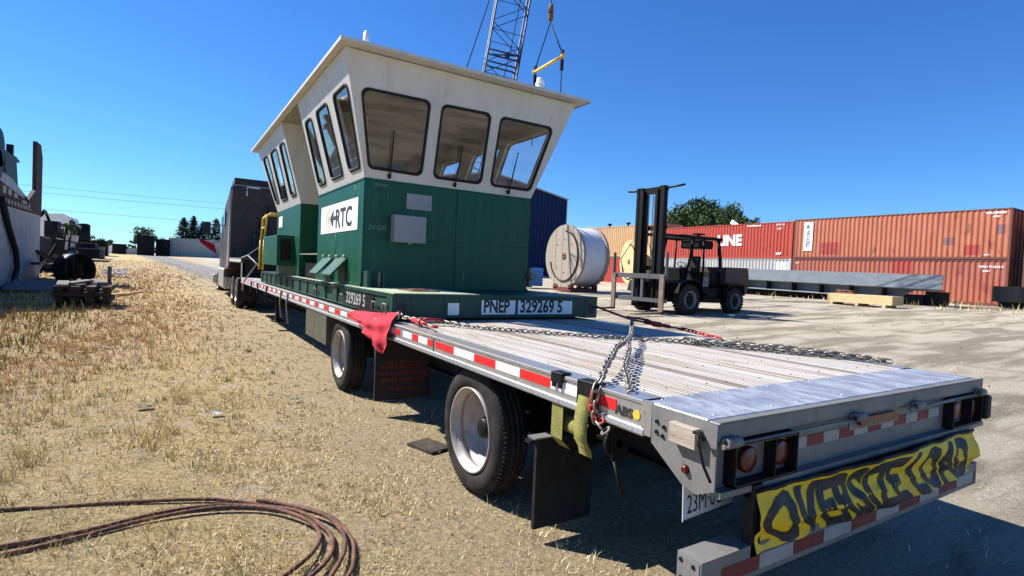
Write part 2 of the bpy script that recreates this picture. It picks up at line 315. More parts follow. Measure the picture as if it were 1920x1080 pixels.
# ------------------------------------------------------------------ GRASS (uncountable ground cover)
def grassmat(name, cols, trans=.25):
    m = bpy.data.materials.new(name); m.use_nodes = True; t = m.node_tree; N = t.nodes; L = t.links
    b = N['Principled BSDF']; b.inputs['Roughness'].default_value = .7; b.inputs['Specular IOR Level'].default_value = .15
    g = N.new('ShaderNodeNewGeometry'); r = N.new('ShaderNodeValToRGB'); e = r.color_ramp.elements
    e[0].position = 0; e[0].color = (*cols[0], 1); e[1].position = 1; e[1].color = (*cols[-1], 1)
    for i, c in enumerate(cols[1:-1]): q = e.new((i + 1) / (len(cols) - 1)); q.color = (*c, 1)
    L.new(g.outputs['Random Per Island'], r.inputs[0]); L.new(r.outputs[0], b.inputs['Base Color'])
    return m
G_dry = grassmat('straw_grass', [(.18, .11, .05), (.60, .45, .21), (.78, .63, .34), (.88, .78, .50), (.64, .50, .26)])
G_grn = grassmat('green_weeds', [(.10, .13, .03), (.22, .24, .06), (.36, .35, .11)])
G_olv = grassmat('olive_straw', [(.30, .20, .06), (.58, .43, .15), (.70, .55, .24)])
G_red = grassmat('reddish_seed_grass', [(.34, .13, .08), (.48, .22, .14), (.56, .32, .20), (.46, .28, .13)])
CX, CY = -1.82, -1.40
def vnoise(x, y, s, seed=0):
    return (np.sin(x * s + seed) * np.cos(y * s * 1.3 + seed * 2.1) + np.sin(x * s * 2.3 + y * s * 1.7 + seed) * .6 + np.sin(y * s * 3.1 - x * s * 1.1 + seed * .7) * .4) / 2
gzv = np.vectorize(gz)
def grass(name, n, m, r0, r1, h0, h1, wid, lean, mask, power=1.35, keep=None, kind='stuff', tuft=1, spread=.02):
    u = rng.random(n); p = 2 - power; r = (r0 ** p + u * (r1 ** p - r0 ** p)) ** (1 / p)
    th = R(-32) + rng.random(n) * R(118)                # azimuth from +Y towards +X
    if tuft > 1:
        c = np.arange(n) // tuft * tuft; r = r[c] ; th = th[c]
    x = CX + r * np.sin(th) + rng.normal(size=n) * spread * (tuft > 1); y = CY + r * np.cos(th) + rng.normal(size=n) * spread * (tuft > 1); u = rng.random(n)
    k = mask(x, y, r); x, y, r = x[k], y[k], r[k]; n = len(x)
    z = gzv(x, y) - .004
    h = (h0 + (h1 - h0) * rng.random(n) ** 1.6) * (.75 + .5 * (vnoise(x, y, 1.9, 3) > 0)); w = wid * (.6 + .8 * rng.random(n)) * np.clip(r / 5, .55, 6)
    a = rng.random(n) * 2 * PI; la = rng.random(n) * 2 * PI; ln = lean * (.3 + rng.random(n) * 1.1)
    dx = np.cos(a) * w; dy = np.sin(a) * w; tx = np.cos(la) * np.sin(ln) * h; ty = np.sin(la) * np.sin(ln) * h; tz = np.abs(np.cos(ln)) * h + .006
    V = np.empty((n, 5, 3))
    V[:, 0] = np.stack([x - dx, y - dy, z], 1); V[:, 1] = np.stack([x + dx, y + dy, z], 1)
    V[:, 2] = np.stack([x + dx * .7 + tx * .45, y + dy * .7 + ty * .45, z + tz * .6], 1); V[:, 3] = np.stack([x - dx * .7 + tx * .45, y - dy * .7 + ty * .45, z + tz * .6], 1)
    V[:, 4] = np.stack([x + tx, y + ty, z + tz], 1)
    me = bpy.data.meshes.new(name); me.vertices.add(n * 5); me.vertices.foreach_set('co', V.reshape(-1))
    li = (np.arange(n)[:, None] * 5 + np.array([0, 1, 2, 3, 3, 2, 4])[None]).reshape(-1)
    me.loops.add(n * 7); me.loops.foreach_set('vertex_index', li.astype(np.int32))
    me.polygons.add(n * 2); st = (np.arange(n)[:, None] * 7 + np.array([0, 4])[None]).reshape(-1); me.polygons.foreach_set('loop_start', st.astype(np.int32))
    me.update(calc_edges=True); me.validate(); me.materials.append(m)
    o = bpy.data.objects.new(name, me); COL.objects.link(o); tag(o, kind=kind); return o
def verge(x, y): return (x < .5 + .35 * vnoise(x, y, .8, 1) - (y > 22) * ((y - 22) * .115 - 2.0)) & (x > -12)
def fade(x, y): return rng.random(len(x)) < np.clip((.85 - x) / 1.5, .02, 1)
tag(grass('dry_grass', 620000, G_dry, 1.6, 45, .015, .055, .0030, 1.15, lambda x, y, r: verge(x, y) & fade(x, y) & (rng.random(len(x)) < .35 + .65 * (vnoise(x, y, 2.6, 8) > -.1)), tuft=14, spread=.022), 'short trampled straw coloured grass on the left verge', 'grass')
tag(grass('tall_dry_grass', 110000, G_olv, 2.0, 40, .03, .19, .0019, .6, lambda x, y, r: verge(x, y) & (rng.random(len(x)) < np.clip((-.6 - x) / 1.6 + .5 * vnoise(x, y, .7, 5), .03, .9)) & (vnoise(x, y, 1.7, 2) > -.35), tuft=18, spread=.03), 'taller olive and straw grass tufts further left on the verge', 'grass')
tag(grass('green_weeds', 44000, G_grn, 2.0, 26, .02, .09, .0034, .8, lambda x, y, r: verge(x, y) & (x < -.5) & (vnoise(x, y, 2.1, 9) + np.clip((-2.2 - x) * .4, 0, .5) > .45), tuft=16, spread=.03), 'scattered low green weeds in the dry verge', 'weeds')
tag(grass('reddish_grass', 150000, G_red, 6.5, 60, .05, .20, .0018, .55, lambda x, y, r: verge(x, y) & (x > -9) & (rng.random(len(x)) < np.clip((-.4 - x) / 2.2 * np.clip((r - 6) / 5, 0, 1) + .35 * vnoise(x, y, .6, 6), 0, .95)), power=1.55), 'reddish seed heads of long dry grass beyond the verge', 'grass')
def shadygrass(x, y, r): return (x > -8.5) & (x < -3.6) & (y > 7) & (y < 24)
tag(grass('tall_weeds', 16000, G_grn, 8, 28, .06, .30, .0050, .4, shadygrass, power=1.1), 'tall green weeds in the shade by the white container', 'weeds')
tag(grass('yard_grass', 9000, G_dry, 2.2, 16, .02, .07, .0028, .9, lambda x, y, r: (x > .45) & (vnoise(x, y, 1.3, 7) > .35) & (y < 3.5), power=1.2), 'sparse dry grass tufts in the dirt yard', 'grass')
tag(grass('kerbside_weeds', 9000, G_olv, 24, 60, .10, .45, .0035, .4, lambda x, y, r: (x > 29.5) & (x < 37) & (y < 24) & (y > 5), power=1.0), 'straggly weeds along the foot of the containers', 'weeds')

# ------------------------------------------------------------------ FLATBED TRAILER
D = 1.069; LEN = 16.6; WD = 2.59
TR = thing('flatbed_trailer', (0, 0, 0), 'long low aluminium flatbed trailer with red and white striped edge, carrying the green wheelhouse', 'trailer')
# deck boards: ribbed extrusions
mb = MB(); prof = []; x = .12; bw = .152
nail = [(.70, .78), (1.27, 1.33), (1.86, 1.94)]
while x < WD - .12 - .01:
    if any(a - .01 <= x < b_ - .005 for a, b_ in nail): x = [b_ for a, b_ in nail if a - .01 <= x < b_ - .005][0]; continue
    xe = min(x + bw, WD - .12, *[a for a, b_ in nail if a > x + .004] or [9])
    w = xe - x; k = max(1, int(w / .038)); prof.append((x + .006, D - .012)); prof.append((x + .006, D - .001))
    for i in range(k):
        u = x + .004 + (w - .008) * (i + .5) / k
        prof += [(u - .008, D - .001), (u - .007, D - .007), (u + .002, D - .007), (u + .003, D - .001)]
    prof += [(xe - .002, D - .001), (xe - .002, D - .012)]; x = xe
vs = [(px, y, pz) for y in (.36, LEN) for px, pz in prof]; n = len(prof)
for i in range(n - 1):
    low = prof[i][1] < D - .003 or prof[i + 1][1] < D - .003; mb.m = 1 if low else 0
    o_ = len(mb.v); mb.add([(prof[i][0], .36, prof[i][1]), (prof[i + 1][0], .36, prof[i + 1][1]), (prof[i + 1][0], LEN, prof[i + 1][1]), (prof[i][0], LEN, prof[i][1])], [(0, 1, 2, 3)])
mb.build('deck', [M_deck, mat('groove_shade_and_grime', (.12, .095, .07), .9, 0, (.24, .20, .16), 2.5, .6, stretch=(6, .6, 1))], TR, fixn=False)  # groove faces darker: rib shading put into the colour, along with dirt
MB().bb(.10, WD - .10, .36, LEN, D - .05, D - .013).build('deck_pan', M_frame, TR)
for a, b_ in nail[::2]: MB().bb(a, b_, .36, LEN, D - .012, D - .003).build('nailer_strip', M_nail, TR)
MB().bb(nail[1][0], nail[1][1], .36, LEN, D - .012, D - .0035).build('nailer_strip', M_deck, TR)
mb = MB()   # screw heads
for y in np.arange(.5, 8, .40):
    for x in np.arange(.16, WD - .15, .155): mb.cyl((x + random.uniform(-.01, .01), y, D - .002), (x, y, D + .0006), .0042, n=6)
tag(mb.build('deck_screws', M_frame, TR), kind='stuff')
mb = MB(); mb.bb(.0, WD, .0, .36, D - .03, D, .003); mb.build('rear_deck_plate', M_alub, TR)
mb = MB()
for x in np.arange(.1, WD, .2):
    for y in (.05, .33): mb.cyl((x, y, D - .002), (x, y, D + .0015), .006, n=8)
tag(mb.build('plate_rivets', M_alu, TR), kind='stuff')
# side rails
rp = [(0, D), (.12, D), (.12, D - .012), (.02, D - .014), (.02, D - .135), (.055, D - .14), (.055, D - .158), (-.012, D - .158), (-.016, D - .150), (-.012, D - .128), (0, D - .124), (0, D - .020), (-.006, D - .016), (-.006, D - .003)]
for side in (0, 1):
    mb = MB(); fx = (lambda u: u) if side == 0 else (lambda u: WD - u)
    mb.prism(rp, lambda u, v: (fx(u), .33, v), lambda u, v: (fx(u), LEN, v))
    ro = mb.build('side_rail', M_alu, TR)
    if side == 0: RAIL = ro
# conspicuity tape on the left rail: short near the platform, longer nearer the rear
def tape(y0, y1, m, X=-.0015, z0=D - .090, z1=D - .036, par=RAIL):
    MB().bb(X - .001, X + .001, y0, y1, z0, z1).build('reflective_tape', m, par)
yy = .60
for L_, m in [(.30, M_white), (.19, M_red), (.28, M_white), (.0, None)]: pass
segs = [(.52, .66, M_red), (.66, .72, M_white), (.72, .80, M_red), (.80, 1.05, M_white), (1.05, 1.37, M_red), (1.37, 1.66, M_white), (1.66, 1.96, M_red), (1.96, 2.28, M_white), (2.28, 2.62, M_red), (2.68, 2.78, M_red), (2.78, 2.97, M_white), (2.97, 3.12, M_red), (3.12, 3.34, M_white), (3.42, 3.56, M_red), (3.56, 3.72, M_white)]
for a, b_, m in segs: tape(a, b_, m)
y = 3.74
k = 0
while y < LEN - .3: tape(y, y + .29, M_red if k % 2 == 0 else M_white); y += .292; k += 1
mb = MB()
for y in (2.65, 6.1, 9.2, 12.3): mb.bb(-.003, .001, y, y + .012, D - .12, D - .022)
mb.build('rail_joint', M_frame, RAIL)
text_mb('ABS', .062, frame_mat((-.003, .525, D - .100), (0, -1, 0), (0, 0, 1)), .0006, bold=.002, font_scale=(1.1, 1)).build('lettering', M_ink, RAIL)
MB().cyl((-.001, .385, D - .076), (-.004, .385, D - .076), .022, n=18).build('abs_lamp', M_yelp, RAIL)
# chassis
mb = MB()
for X in (.72, 1.87):
    mb.bb(X - .07, X + .07, .5, LEN, .93 - .02, .915); mb.bb(X - .01, X + .01, .5, LEN, .52, .91); mb.bb(X - .07, X + .07, .5, LEN, .50, .52)
for y in np.arange(.7, LEN, .6): mb.bb(.06, WD - .06, y - .03, y + .03, .90, .99)
mb.build('chassis', M_frame, TR)
mb = MB(); mb.bb(.0, .06, 6.2, 7.5, .50, .93); mb.bb(.06, .5, 6.2, 7.5, .50, .93, .01); mb.build('toolbox', mat('grimy_olive_steel', (.07, .065, .045), .7, 0, (.12, .11, .08), 4, .5, spec=.2), TR)
for x in (.35, 2.2): mb = MB(); mb.bb(x - .06, x + .06, 12.2, 12.32, .22, .95); mb.bb(x - .14, x + .14, 12.12, 12.4, .20, .22); mb.build('landing_gear', M_frame, TR)
mb = MB(); mb.bb(.02, WD - .02, 16.6, 16.75, D - .14, 1.62); mb.bb(.02, WD - .02, 16.75, 22.3, 1.50, 1.62)
mb.build('gooseneck', M_frame, TR)
# wheels: wide single tyres with deep white rims
def wheel(yc, side, R0=.462, zc=.462):
    xo = .035 if side == 0 else WD - .035; d = 1 if side == 0 else -1; wd = .25
    mb = MB(); r = R0
    prof = [(.03, .300), (.008, .325), (.0, .36), (.002, .40), (.016, .430), (.040, .450), (.06, r - .004)]
    for g_ in (.085, .125, .165): prof += [(g_ - .007, r - .001), (g_ - .006, r - .014), (g_ + .006, r - .014), (g_ + .007, r - .001)]
    prof += [(wd - .06, r - .004), (wd - .04, .450), (wd - .016, .43), (wd, .38), (wd - .02, .30)]
    mb.lathe(prof, (xo, yc, zc), (d, 0, 0), 72)
    for k in range(90):            # shoulder sipes
        a = 2 * PI * k / 90; c = Vector((xo + d * .052, yc + math.cos(a) * (r - .005), zc + math.sin(a) * (r - .005)))
        mb.obox(c, (.05, .007, .012), rx=a + PI / 2)
    ty = mb.build('wheel', M_tire, TR)
    mb = MB()
    mb.lathe([(.030, .302), (.004, .306), (.0, .300), (.004, .291), (.03, .286), (.034, .276), (.05, .272), (.052, .266), (.09, .268), (.094, .276), (.104, .276), (.108, .258), (.15, .260), (.155, .250), (.185, .252), (.19, .244), (.22, .240), (.245, .215), (.262, .18), (.256, .17), (.262, .16), (.262, .09), (.262, .0)], (xo, yc, zc), (d, 0, 0), 56)
    mb.build('rim', M_wrim, ty)
    mb = MB(); mb.lathe([(.262, .105), (.20, .10), (.19, .085), (.12, .075), (.105, .06), (.10, .0)], (xo, yc, zc), (d, 0, 0), 28)
    for k in range(10):
        a = 2 * PI * k / 10; mb.cyl((xo + d * .262, yc + math.cos(a) * .145, zc + math.sin(a) * .145), (xo + d * .225, yc + math.cos(a) * .145, zc + math.sin(a) * .145), .016, n=6)
    mb.build('hub', M_blk, ty)
for yc in (2.07, 5.66):
    for sd in (0, 1): wheel(yc, sd)
    mb = MB(); mb.cyl((.42, yc, .462), (WD - .42, yc, .462), .065); 
    for x in (.55, WD - .55):
        mb.cyl((x, yc + .35, .50), (x, yc + .35, .90), .12, n=16); mb.bb(x - .05, x + .05, yc - .6, yc + .45, .42, .50); mb.bb(x - .06, x + .06, yc - .7, yc - .5, .42, .92)
    mb.build('axle', M_frame, TR)
# mud flaps
mb = MB(); mb.bb(.06, .50, 1.24, 1.265, .08, .61); mb.bb(.0, .52, 1.23, 1.28, .61, .63); mb.build('mud_flap', M_rubber, TR)
MB().bb(0.03, .22, 1.22, 1.30, .631, .640).build('flap_bracket', M_gal, TR)
MB().bb(WD - .70, WD - .06, 1.20, 1.225, .10, .64).build('mud_flap', M_rubber, TR)
M_flapg = mat('grey_mud_flap', (.028, .022, .021), .8, 0, (.045, .037, .034), 4, .5, spec=.2)
mb = MB(); mb.bb(.07, .72, 4.30, 4.325, .16, .86); fl = mb.build('mud_flap', M_flapg, TR); fl['label'] = 'grey mud flap with dull red lettering'
M_redt = mat('shaded_red_tape', (.20, .014, .012), .6, 0, (.15, .014, .011), 9, .5)  # darker copy of the red tape, shade of the tail in its colour
M_whd = mat('shaded_white_tape', (.33, .33, .32), .5, 0, (.25, .25, .24), 9, .5)  # white tape darkened too, shade on tail and bumper painted in
M_dred = mat('dull_red_lettering', (.14, .012, .015), .7)
for i, (s_, t_) in enumerate([(.075, 'EVER GREEN'), (.085, 'TRUCKING'), (.07, '503 254 9040')][:0] or [(.07, 'TRANSPORT'), (.085, '800-000-0000')][:0]): pass
mb = MB()
for i, (z0, w) in enumerate([(.56, .42), (.50, .50), (.43, .54), (.36, .50), (.26, .30)]):
    u = .12 + (.54 - w) / 2; end = u + w
    while u < end: q = random.uniform(.02, .045); mb.bb(u, min(u + q, end), 4.298, 4.30, z0, z0 + (.035 if i else .02)); u += q + random.uniform(.006, .02)
mb.build('lettering', M_dred, fl)
MB().cyl((.10, 4.36, .62), (.10, 4.44, .93), .022, n=10).build('flap_hanger', M_woodf if 0 else M_gal, TR)
# winches and webbing under the left rail
def wstrap(y, w, z1, lab):
    mb = MB(); n = 8
    vs = []
    for i in range(n + 1):
        t_ = i / n; z = D - .04 - t_ * (D - .04 - z1); xx = -.022 - .03 * math.sin(t_ * 3) + (t_ > .8) * .02
        vs += [(xx, y - w / 2, z), (xx, y + w / 2, z)]
    for i in range(n + 1):
        t_ = i / n; z = D - .04 - t_ * (D - .04 - z1); vs += [(vs[2 * i][0] + .004, y - w / 2, z), (vs[2 * i][0] + .004, y + w / 2, z)]
    F = []; o = 2 * (n + 1)
    for i in range(n): F += [(2 * i, 2 * i + 1, 2 * i + 3, 2 * i + 2), (o + 2 * i, o + 2 * i + 2, o + 2 * i + 3, o + 2 * i + 1), (2 * i, 2 * i + 2, o + 2 * i + 2, o + 2 * i), (2 * i + 1, o + 2 * i + 1, o + 2 * i + 3, 2 * i + 3)]
    mb.add(vs, F, True); return mb.build('webbing', M_web, TR)
wstrap(.72, .10, .70, ''); 
mb = MB(); mb.bb(.00, .004, .93, 1.03, .72, .91); mb.add([(.0, .93, .72), (.0, 1.03, .72), (.06, 1.03, .66), (.06, .93, .66)], [(0, 1, 2, 3)]); mb.build('webbing', M_web, TR)
mb = MB(); mb.cyl((.07, .76, .80), (.07, .96, .80), .05, n=20); mb.build('webbing_roll', M_web, TR)
mb = MB(); mb.cyl((.07, .74, .80), (.07, .76, .80), .065, n=20); mb.cyl((.07, .58, .80), (.07, .60, .80), .07, n=20); mb.cyl((.07, .56, .80), (.07, .95, .80), .02); mb.bb(.03, .13, .56, .58, .72, .91); mb.cyl((.03, .55, .72), (.05, .50, .56), .008)
mb.build('winch', M_blk, TR)
mb = MB(); mb.bb(-.028, -.018, .65, .79, D - .12, D + .012, .003); mb.bb(-.028, .05, .65, .79, D + .003, D + .014, .003); mb.build('strap_hook', M_blk, TR)
mb = MB(); mb.bb(-.020, -.010, .93, 1.03, D - .045, D + .012, .003); mb.bb(-.02, .05, .93, 1.03, D + .003, D + .013, .003); mb.bb(-.018, -.008, .94, .965, D - .07, D - .04); mb.bb(-.018, -.008, .995, 1.02, D - .07, D - .04); mb.build('strap_hook', M_blk, TR)
# rear frame -------------------------------------------------
mb = MB()   # left corner gusset plate
pl = [(.285, D - .004), (.0, D - .004), (-.055, D - .004), (-.055, .80), (.03, .76), (.10, .775), (.28, .90)]
mb.prism(pl, lambda u, v: (-.012, u, v), lambda u, v: (-.004, u, v)); gp = mb.build('corner_plate', M_gal, TR)
for (u, v) in [(.25, 1.00), (.21, .985), (.25, .955), (.215, .945), (.13, .955)]: MB().cyl((-.012, u, v), (-.019, u, v), .009, n=8).build('bolt', M_blk, gp)
MB().bb(-.010, .02, .288, .345, D - .15, D + .001).build('rail_end_cap', M_alu, TR)
mb = MB(); mb.cyl((-.012, .085, .845), (-.028, .085, .845), .020, .012, n=16); mb.build('marker_light', M_redlens, gp)
mb = MB(); mb.bb(-.05, -.013, .015, .155, .945, 1.03, .004); mb.build('wood_block', M_wood, gp)
mb = MB(); mb.tube([(-.055, .0, 1.03), (-.062, -.01, .98), (-.05, -.03, .90), (-.03, -.05, .84)], .006); mb.tube([(-.055, .02, 1.02), (-.06, .0, 1.03), (-.05, -.03, 1.0)], .008); mb.build('cable', M_rubber, gp)
mb = MB(); mb.prism(pl, lambda u, v: (WD + .004, u, v), lambda u, v: (WD + .012, u, v)); mb.build('corner_plate', M_gal, TR)
mb = MB(); mb.bb(0, WD, -.056, -.002, D - .075, D - .003, .004); mb.bb(.0, WD, -.06, -.052, D - .003, D + .004); rh = mb.build('rear_header', M_gal, TR)
mb = MB(); mb.cyl((.0, -.075, D - .088), (1.05, -.075, D - .088), .010, n=12); mb.cyl((1.55, -.075, D - .088), (WD - .02, -.075, D - .088), .010, n=12); mb.build('ramp_rod', M_gal, TR)
for x0 in (.01, .97, 1.60, 2.46):
    mb = MB(); mb.lathe([(0, .012), (0, .022), (.085, .022), (.085, .012), (0, .012)], (x0, -.078, D - .075), (1, 0, 0), 18); mb.bb(x0 + .02, x0 + .07, -.078, -.05, D - .10, D - .065); mb.build('hinge_tube', M_gal, TR)
mb = MB(); mb.bb(.02, WD - .02, -.03, -.004, .80, D - .076); mb.bb(.0, WD, -.075, -.03, .775, .80); rb = mb.build('rear_panel', M_greyp, TR)
mb = MB(); mb.bb(1.02, 1.52, -.036, -.031, D - .155, D - .078, .001); lp = mb.build('light_plate', M_gal, TR)
mb = MB()
n_ = 16; pts = [(1.115 + .035 * math.cos(a), D - .115 + .022 * math.sin(a)) for a in np.linspace(PI / 2, 3 * PI / 2, 8)] + [(1.435 + .035 * math.cos(a), D - .115 + .022 * math.sin(a)) for a in np.linspace(-PI / 2, PI / 2, 8)]
mb.prism(pts, lambda u, v: (u, -.037, v), lambda u, v: (u, -.058, v)); mb.build('marker_light', M_redlens, lp)
x = .52; k = 0
while x < 2.02:
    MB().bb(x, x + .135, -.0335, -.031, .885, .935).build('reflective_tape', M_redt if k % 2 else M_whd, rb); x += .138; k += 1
def lightbox(x0, x1):
    mb = MB(); z0, z1 = .81, .985
    mb.bb(x0, x1, -.006, .0, z0, z1); 
    mb.bb(x0, x1, -.085, -.005, z1 - .008, z1); mb.bb(x0, x1, -.085, -.005, z0, z0 + .008); mb.bb(x0, x0 + .008, -.085, -.005, z0, z1); mb.bb(x1 - .008, x1, -.085, -.005, z0, z1)
    mid = (x0 + x1) / 2 + .05; mb.bb(mid, mid + .006, -.085, -.005, z0, z1)
    o = mb.build('light_box', M_blk, TR)
    for cx_, s_ in ((x0 + .13, .048), (mid - .01 + .10, .05)):
        q = MB(); q.lathe([(0, .055), (.022, .055), (.028, .046), (.030, .0)], (cx_, -.032, (z0 + z1) / 2), (0, -1, 0), 28); q.build('tail_light', M_redlens, o)
lightbox(.07, .50); lightbox(2.10, 2.53)
mb = MB(); mb.bb(WD - .03, WD + .045, -.10, .08, .82, .97, .012); mb.build('rubber_bumper_block', M_rubber, TR)
# licence plate
M_lic = mat('licence_plate_paint', (.62, .62, .60), .45, 0, (.50, .50, .48), 5, .5)
PM = Matrix.Translation((.005, .10, .615)) @ Matrix.Rotation(R(0), 4, 'Z') @ Matrix.Rotation(R(-3), 4, 'Y')
mb = MB(); mb.obox((0, 0, 0), (.001, .001, .001)); mb = MB()
mb.prism([(0, 0), (.325, 0), (.325, .175), (0, .175)], lambda u, v: PM @ Vector((u, 0, v)), lambda u, v: PM @ Vector((u, .004, v))); lc = mb.build('licence_plate', M_lic, TR)
text_mb('23M·0CK', .115, PM @ frame_mat((.022, -.001, .028), (1, 0, 0), (0, 0, 1)), .0006, font_scale=(.62, 1)).build('lettering', M_ink, lc)
mb = MB(); 
for (a, b_) in [((0, 0), (.325, .006)), ((0, .169), (.325, .175))]: mb.prism([(a[0], a[1]), (b_[0], a[1]), (b_[0], b_[1]), (a[0], b_[1])], lambda u, v: PM @ Vector((u, -.003, v)), lambda u, v: PM @ Vector((u, -.0005, v)))
mb.build('plate_rim', M_ink, lc)
# rear underride bumper, hollow box beam
mb = MB(); x0, x1, y0, y1, z0, z1 = -.10, 2.50, -.085, .03, .42, .555
mb.bb(x0, x1, y0, y0 + .008, z0, z1); mb.bb(x0, x1, y1 - .008, y1, z0, z1); mb.bb(x0, x1, y0 + .008, y1 - .008, z1 - .008, z1); mb.bb(x0, x1, y0 + .008, y1 - .008, z0, z0 + .008)
bu = mb.build('rear_bumper', M_gal, TR)
mb = MB(); mb.bb(x0 - .003, x0 + .002, y0 + .008, y1 - .008, z0 + .008, z1 - .008); mb.build('end_cap', M_gal, bu)
for (a, c) in [(-.05, .47), (.01, .53), (-.05, .525), (.005, .46)]: MB().cyl((x0 - .003, a, c), (x0 - .006, a, c), .009, n=10).build('bolt_hole', M_blk, bu)
x = .02; k = 0
M_red2 = mat('shaded_bumper_red_tape', (.17, .02, .016), .6, 0, (.12, .018, .014), 20, .5)  # bumper's red tape, darkened in colour to stand for the shade there
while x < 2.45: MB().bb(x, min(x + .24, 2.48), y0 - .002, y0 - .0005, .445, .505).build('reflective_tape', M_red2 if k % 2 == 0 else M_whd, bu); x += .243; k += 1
mb = MB()
for x in (.55, 2.05): mb.bb(x - .04, x + .04, -.03, .04, .576, .80)
mb.build('bumper_bracket', M_frame, TR)
MB().bb(.20, .26, -.085, -.04, .50, .80).build('banner_post', M_rubber, TR)

# ------------------------------------------------------------------ OVERSIZE banner (hung on the rear)
BN = thing('oversize_banner', (1.3, -.10, .51), 'wrinkled yellow OVERSIZE LOAD banner tied across the trailer tail above the bumper', 'banner')
def bpos(u, v):    # u 0..1 along x, v 0..1 up
    x = .215 + u * 2.17; sag = .018 * math.sin(u * PI)
    z = .522 + v * .245 - sag * (1 - v) * .5 + .002 * math.sin(u * 31)
    yb = -.105 + .016 * math.sin(v * 7.5 + u * 7) + .006 * math.sin(u * 34 + v * 3) + .004 * math.sin(u * 71 - v * 6) - .012 * math.exp(-((v - .42) / .07) ** 2)
    return Vector((x, yb, z))
NU, NV = 150, 24; vs = []
for i in range(NU + 1):
    for j in range(NV + 1): vs.append(bpos(i / NU, j / NV))
mb = MB(); mb.add(vs, [(i * (NV + 1) + j, (i + 1) * (NV + 1) + j, (i + 1) * (NV + 1) + j + 1, i * (NV + 1) + j + 1) for i in range(NU) for j in range(NV)], True)
mb.add([v + Vector((0, .002, 0)) for v in vs], [(i * (NV + 1) + j, i * (NV + 1) + j + 1, (i + 1) * (NV + 1) + j + 1, (i + 1) * (NV + 1) + j) for i in range(NU) for j in range(NV)], True)
mb.build('cloth', M_yel, BN, world=BN.location, fixn=False)
def bdef(c):      # letters printed on folded cloth: shift sideways along the folds
    u = c.x; v = c.y
    du = .026 * math.sin(v * 4.6 + 2.2) + .004 * math.sin(v * 11 + u * 5) - .018 * (v - .5)
    v2 = .05 + v * .93
    p = bpos(min(max(.03 + u * .94 + du, .005), .995), v2); return p + Vector((0, -.0035, 0))
cu = bpy.data.curves.new('t', 'FONT'); cu.body = 'OVERSIZE LOAD'; cu.size = 1; ob = bpy.data.objects.new('t', cu); COL.objects.link(ob)
bpy.context.view_layer.update(); wtxt = ob.dimensions.x; bpy.data.objects.remove(ob)
text_mb('OVERSIZE LOAD', 1, None, .0, font_scale=(.98 / wtxt, 1.32), cuts=5, deform=bdef, bold=.042).build('lettering', M_ink, BN, world=BN.location, fixn=False)
mb = MB(); mb.tube([bpos(u, 1) + Vector((0, 0, .008)) for u in np.linspace(0, 1, 40)], .009); mb.build('top_hem', M_blk, BN, world=BN.location)
mb = MB(); mb.bb(.20, 2.40, -.07, -.03, .742, .775); mb.build('batten', M_blk, BN, world=BN.location)

# ------------------------------------------------------------------ FLAT RACK under the wheelhouse
FR = thing('flat_rack', (1.3, 3.8, D), 'green steel flat rack platform numbered PNEP 329269 5, lying on the trailer deck', 'flat rack'); w0 = FR.location
PX0, PX1, PY0, PY1, PZ0, PZ1 = .055, 2.70, 3.80, 13.0, D + .03, 1.345
mb = MB()
mb.bb(PX0 + .02, PX0 + .06, PY0 + .2, PY1, PZ0, PZ1 - .03); mb.bb(PX1 - .06, PX1 - .02, PY0 + .2, PY1, PZ0, PZ1 - .03)
for z in (PZ0, PZ1 - .04): mb.bb(PX0, PX0 + .02, PY0 + .2, PY1, z, z + .014); mb.bb(PX1 - .02, PX1, PY0 + .2, PY1, z, z + .014)
y = PY0 + .9
while y < PY1: mb.bb(PX0, PX0 + .02, y - .006, y + .006, PZ0 + .014, PZ1 - .04); mb.bb(PX1 - .02, PX1, y - .006, y + .006, PZ0 + .014, PZ1 - .04); y += .62
for y in np.arange(PY0 + .6, PY1, .8): mb.bb(PX0 + .06, PX1 - .06, y, y + .08, PZ0 + .02, PZ1 - .03)
mb.build('side_beam', M_platd, FR, world=w0)
mb = MB(); mb.bb(PX0 + .2, PX1 - .2, PY0 + .008, PY0 + .05, PZ0 + .02, PZ1 - .04); mb.bb(PX0 + .18, PX1 - .18, PY0, PY0 + .10, PZ1 - .04, PZ1 - .022); mb.bb(PX0 + .18, PX1 - .18, PY0, PY0 + .10, PZ0, PZ0 + .018)
for x in (.62, .80, 2.30): mb.bb(x, x + .012, PY0, PY0 + .009, PZ0 + .018, PZ1 - .04)
end = mb.build('end_beam', M_platd, FR, world=w0)
for x in (PX1 - .20, PX0):
    for y in (PY1 - .2, PY0): cc = MB().bb(x, x + .20, y, y + .20, PZ0 - .015, PZ1 - .01, .008).build('corner_casting', M_platd, FR, world=w0)
mb = MB()
for x in (PX0 + .05, PX1 - .15): mb.prism([(.02, 0), (.08, 0), (.10, .05), (.10, .09), (.08, .13), (.02, .13), (0, .09), (0, .05)], lambda u, v: (x + u, PY0 - .002, PZ0 + .03 + v), lambda u, v: (x + u, PY0 + .004, PZ0 + .03 + v))
mb.build('casting_hole', M_ink, cc, world=w0)
mb = MB(); mb.bb(PX0, PX1, PY0 + .0, PY1, PZ1 - .02, PZ1 - .002)
mb.build('platform_floor', M_platd, FR, world=w0)
mb = MB(); mb.bb(PX0 + .004, 1.02, PY0 - .02, 5.9, PZ1 - .002, PZ1 + .008); mb.bb(PX0 - .01, .112, 5.9, 9.5, PZ1 - .002, PZ1 + .008); mb.build('walkway_plate', M_plat, FR, world=w0)
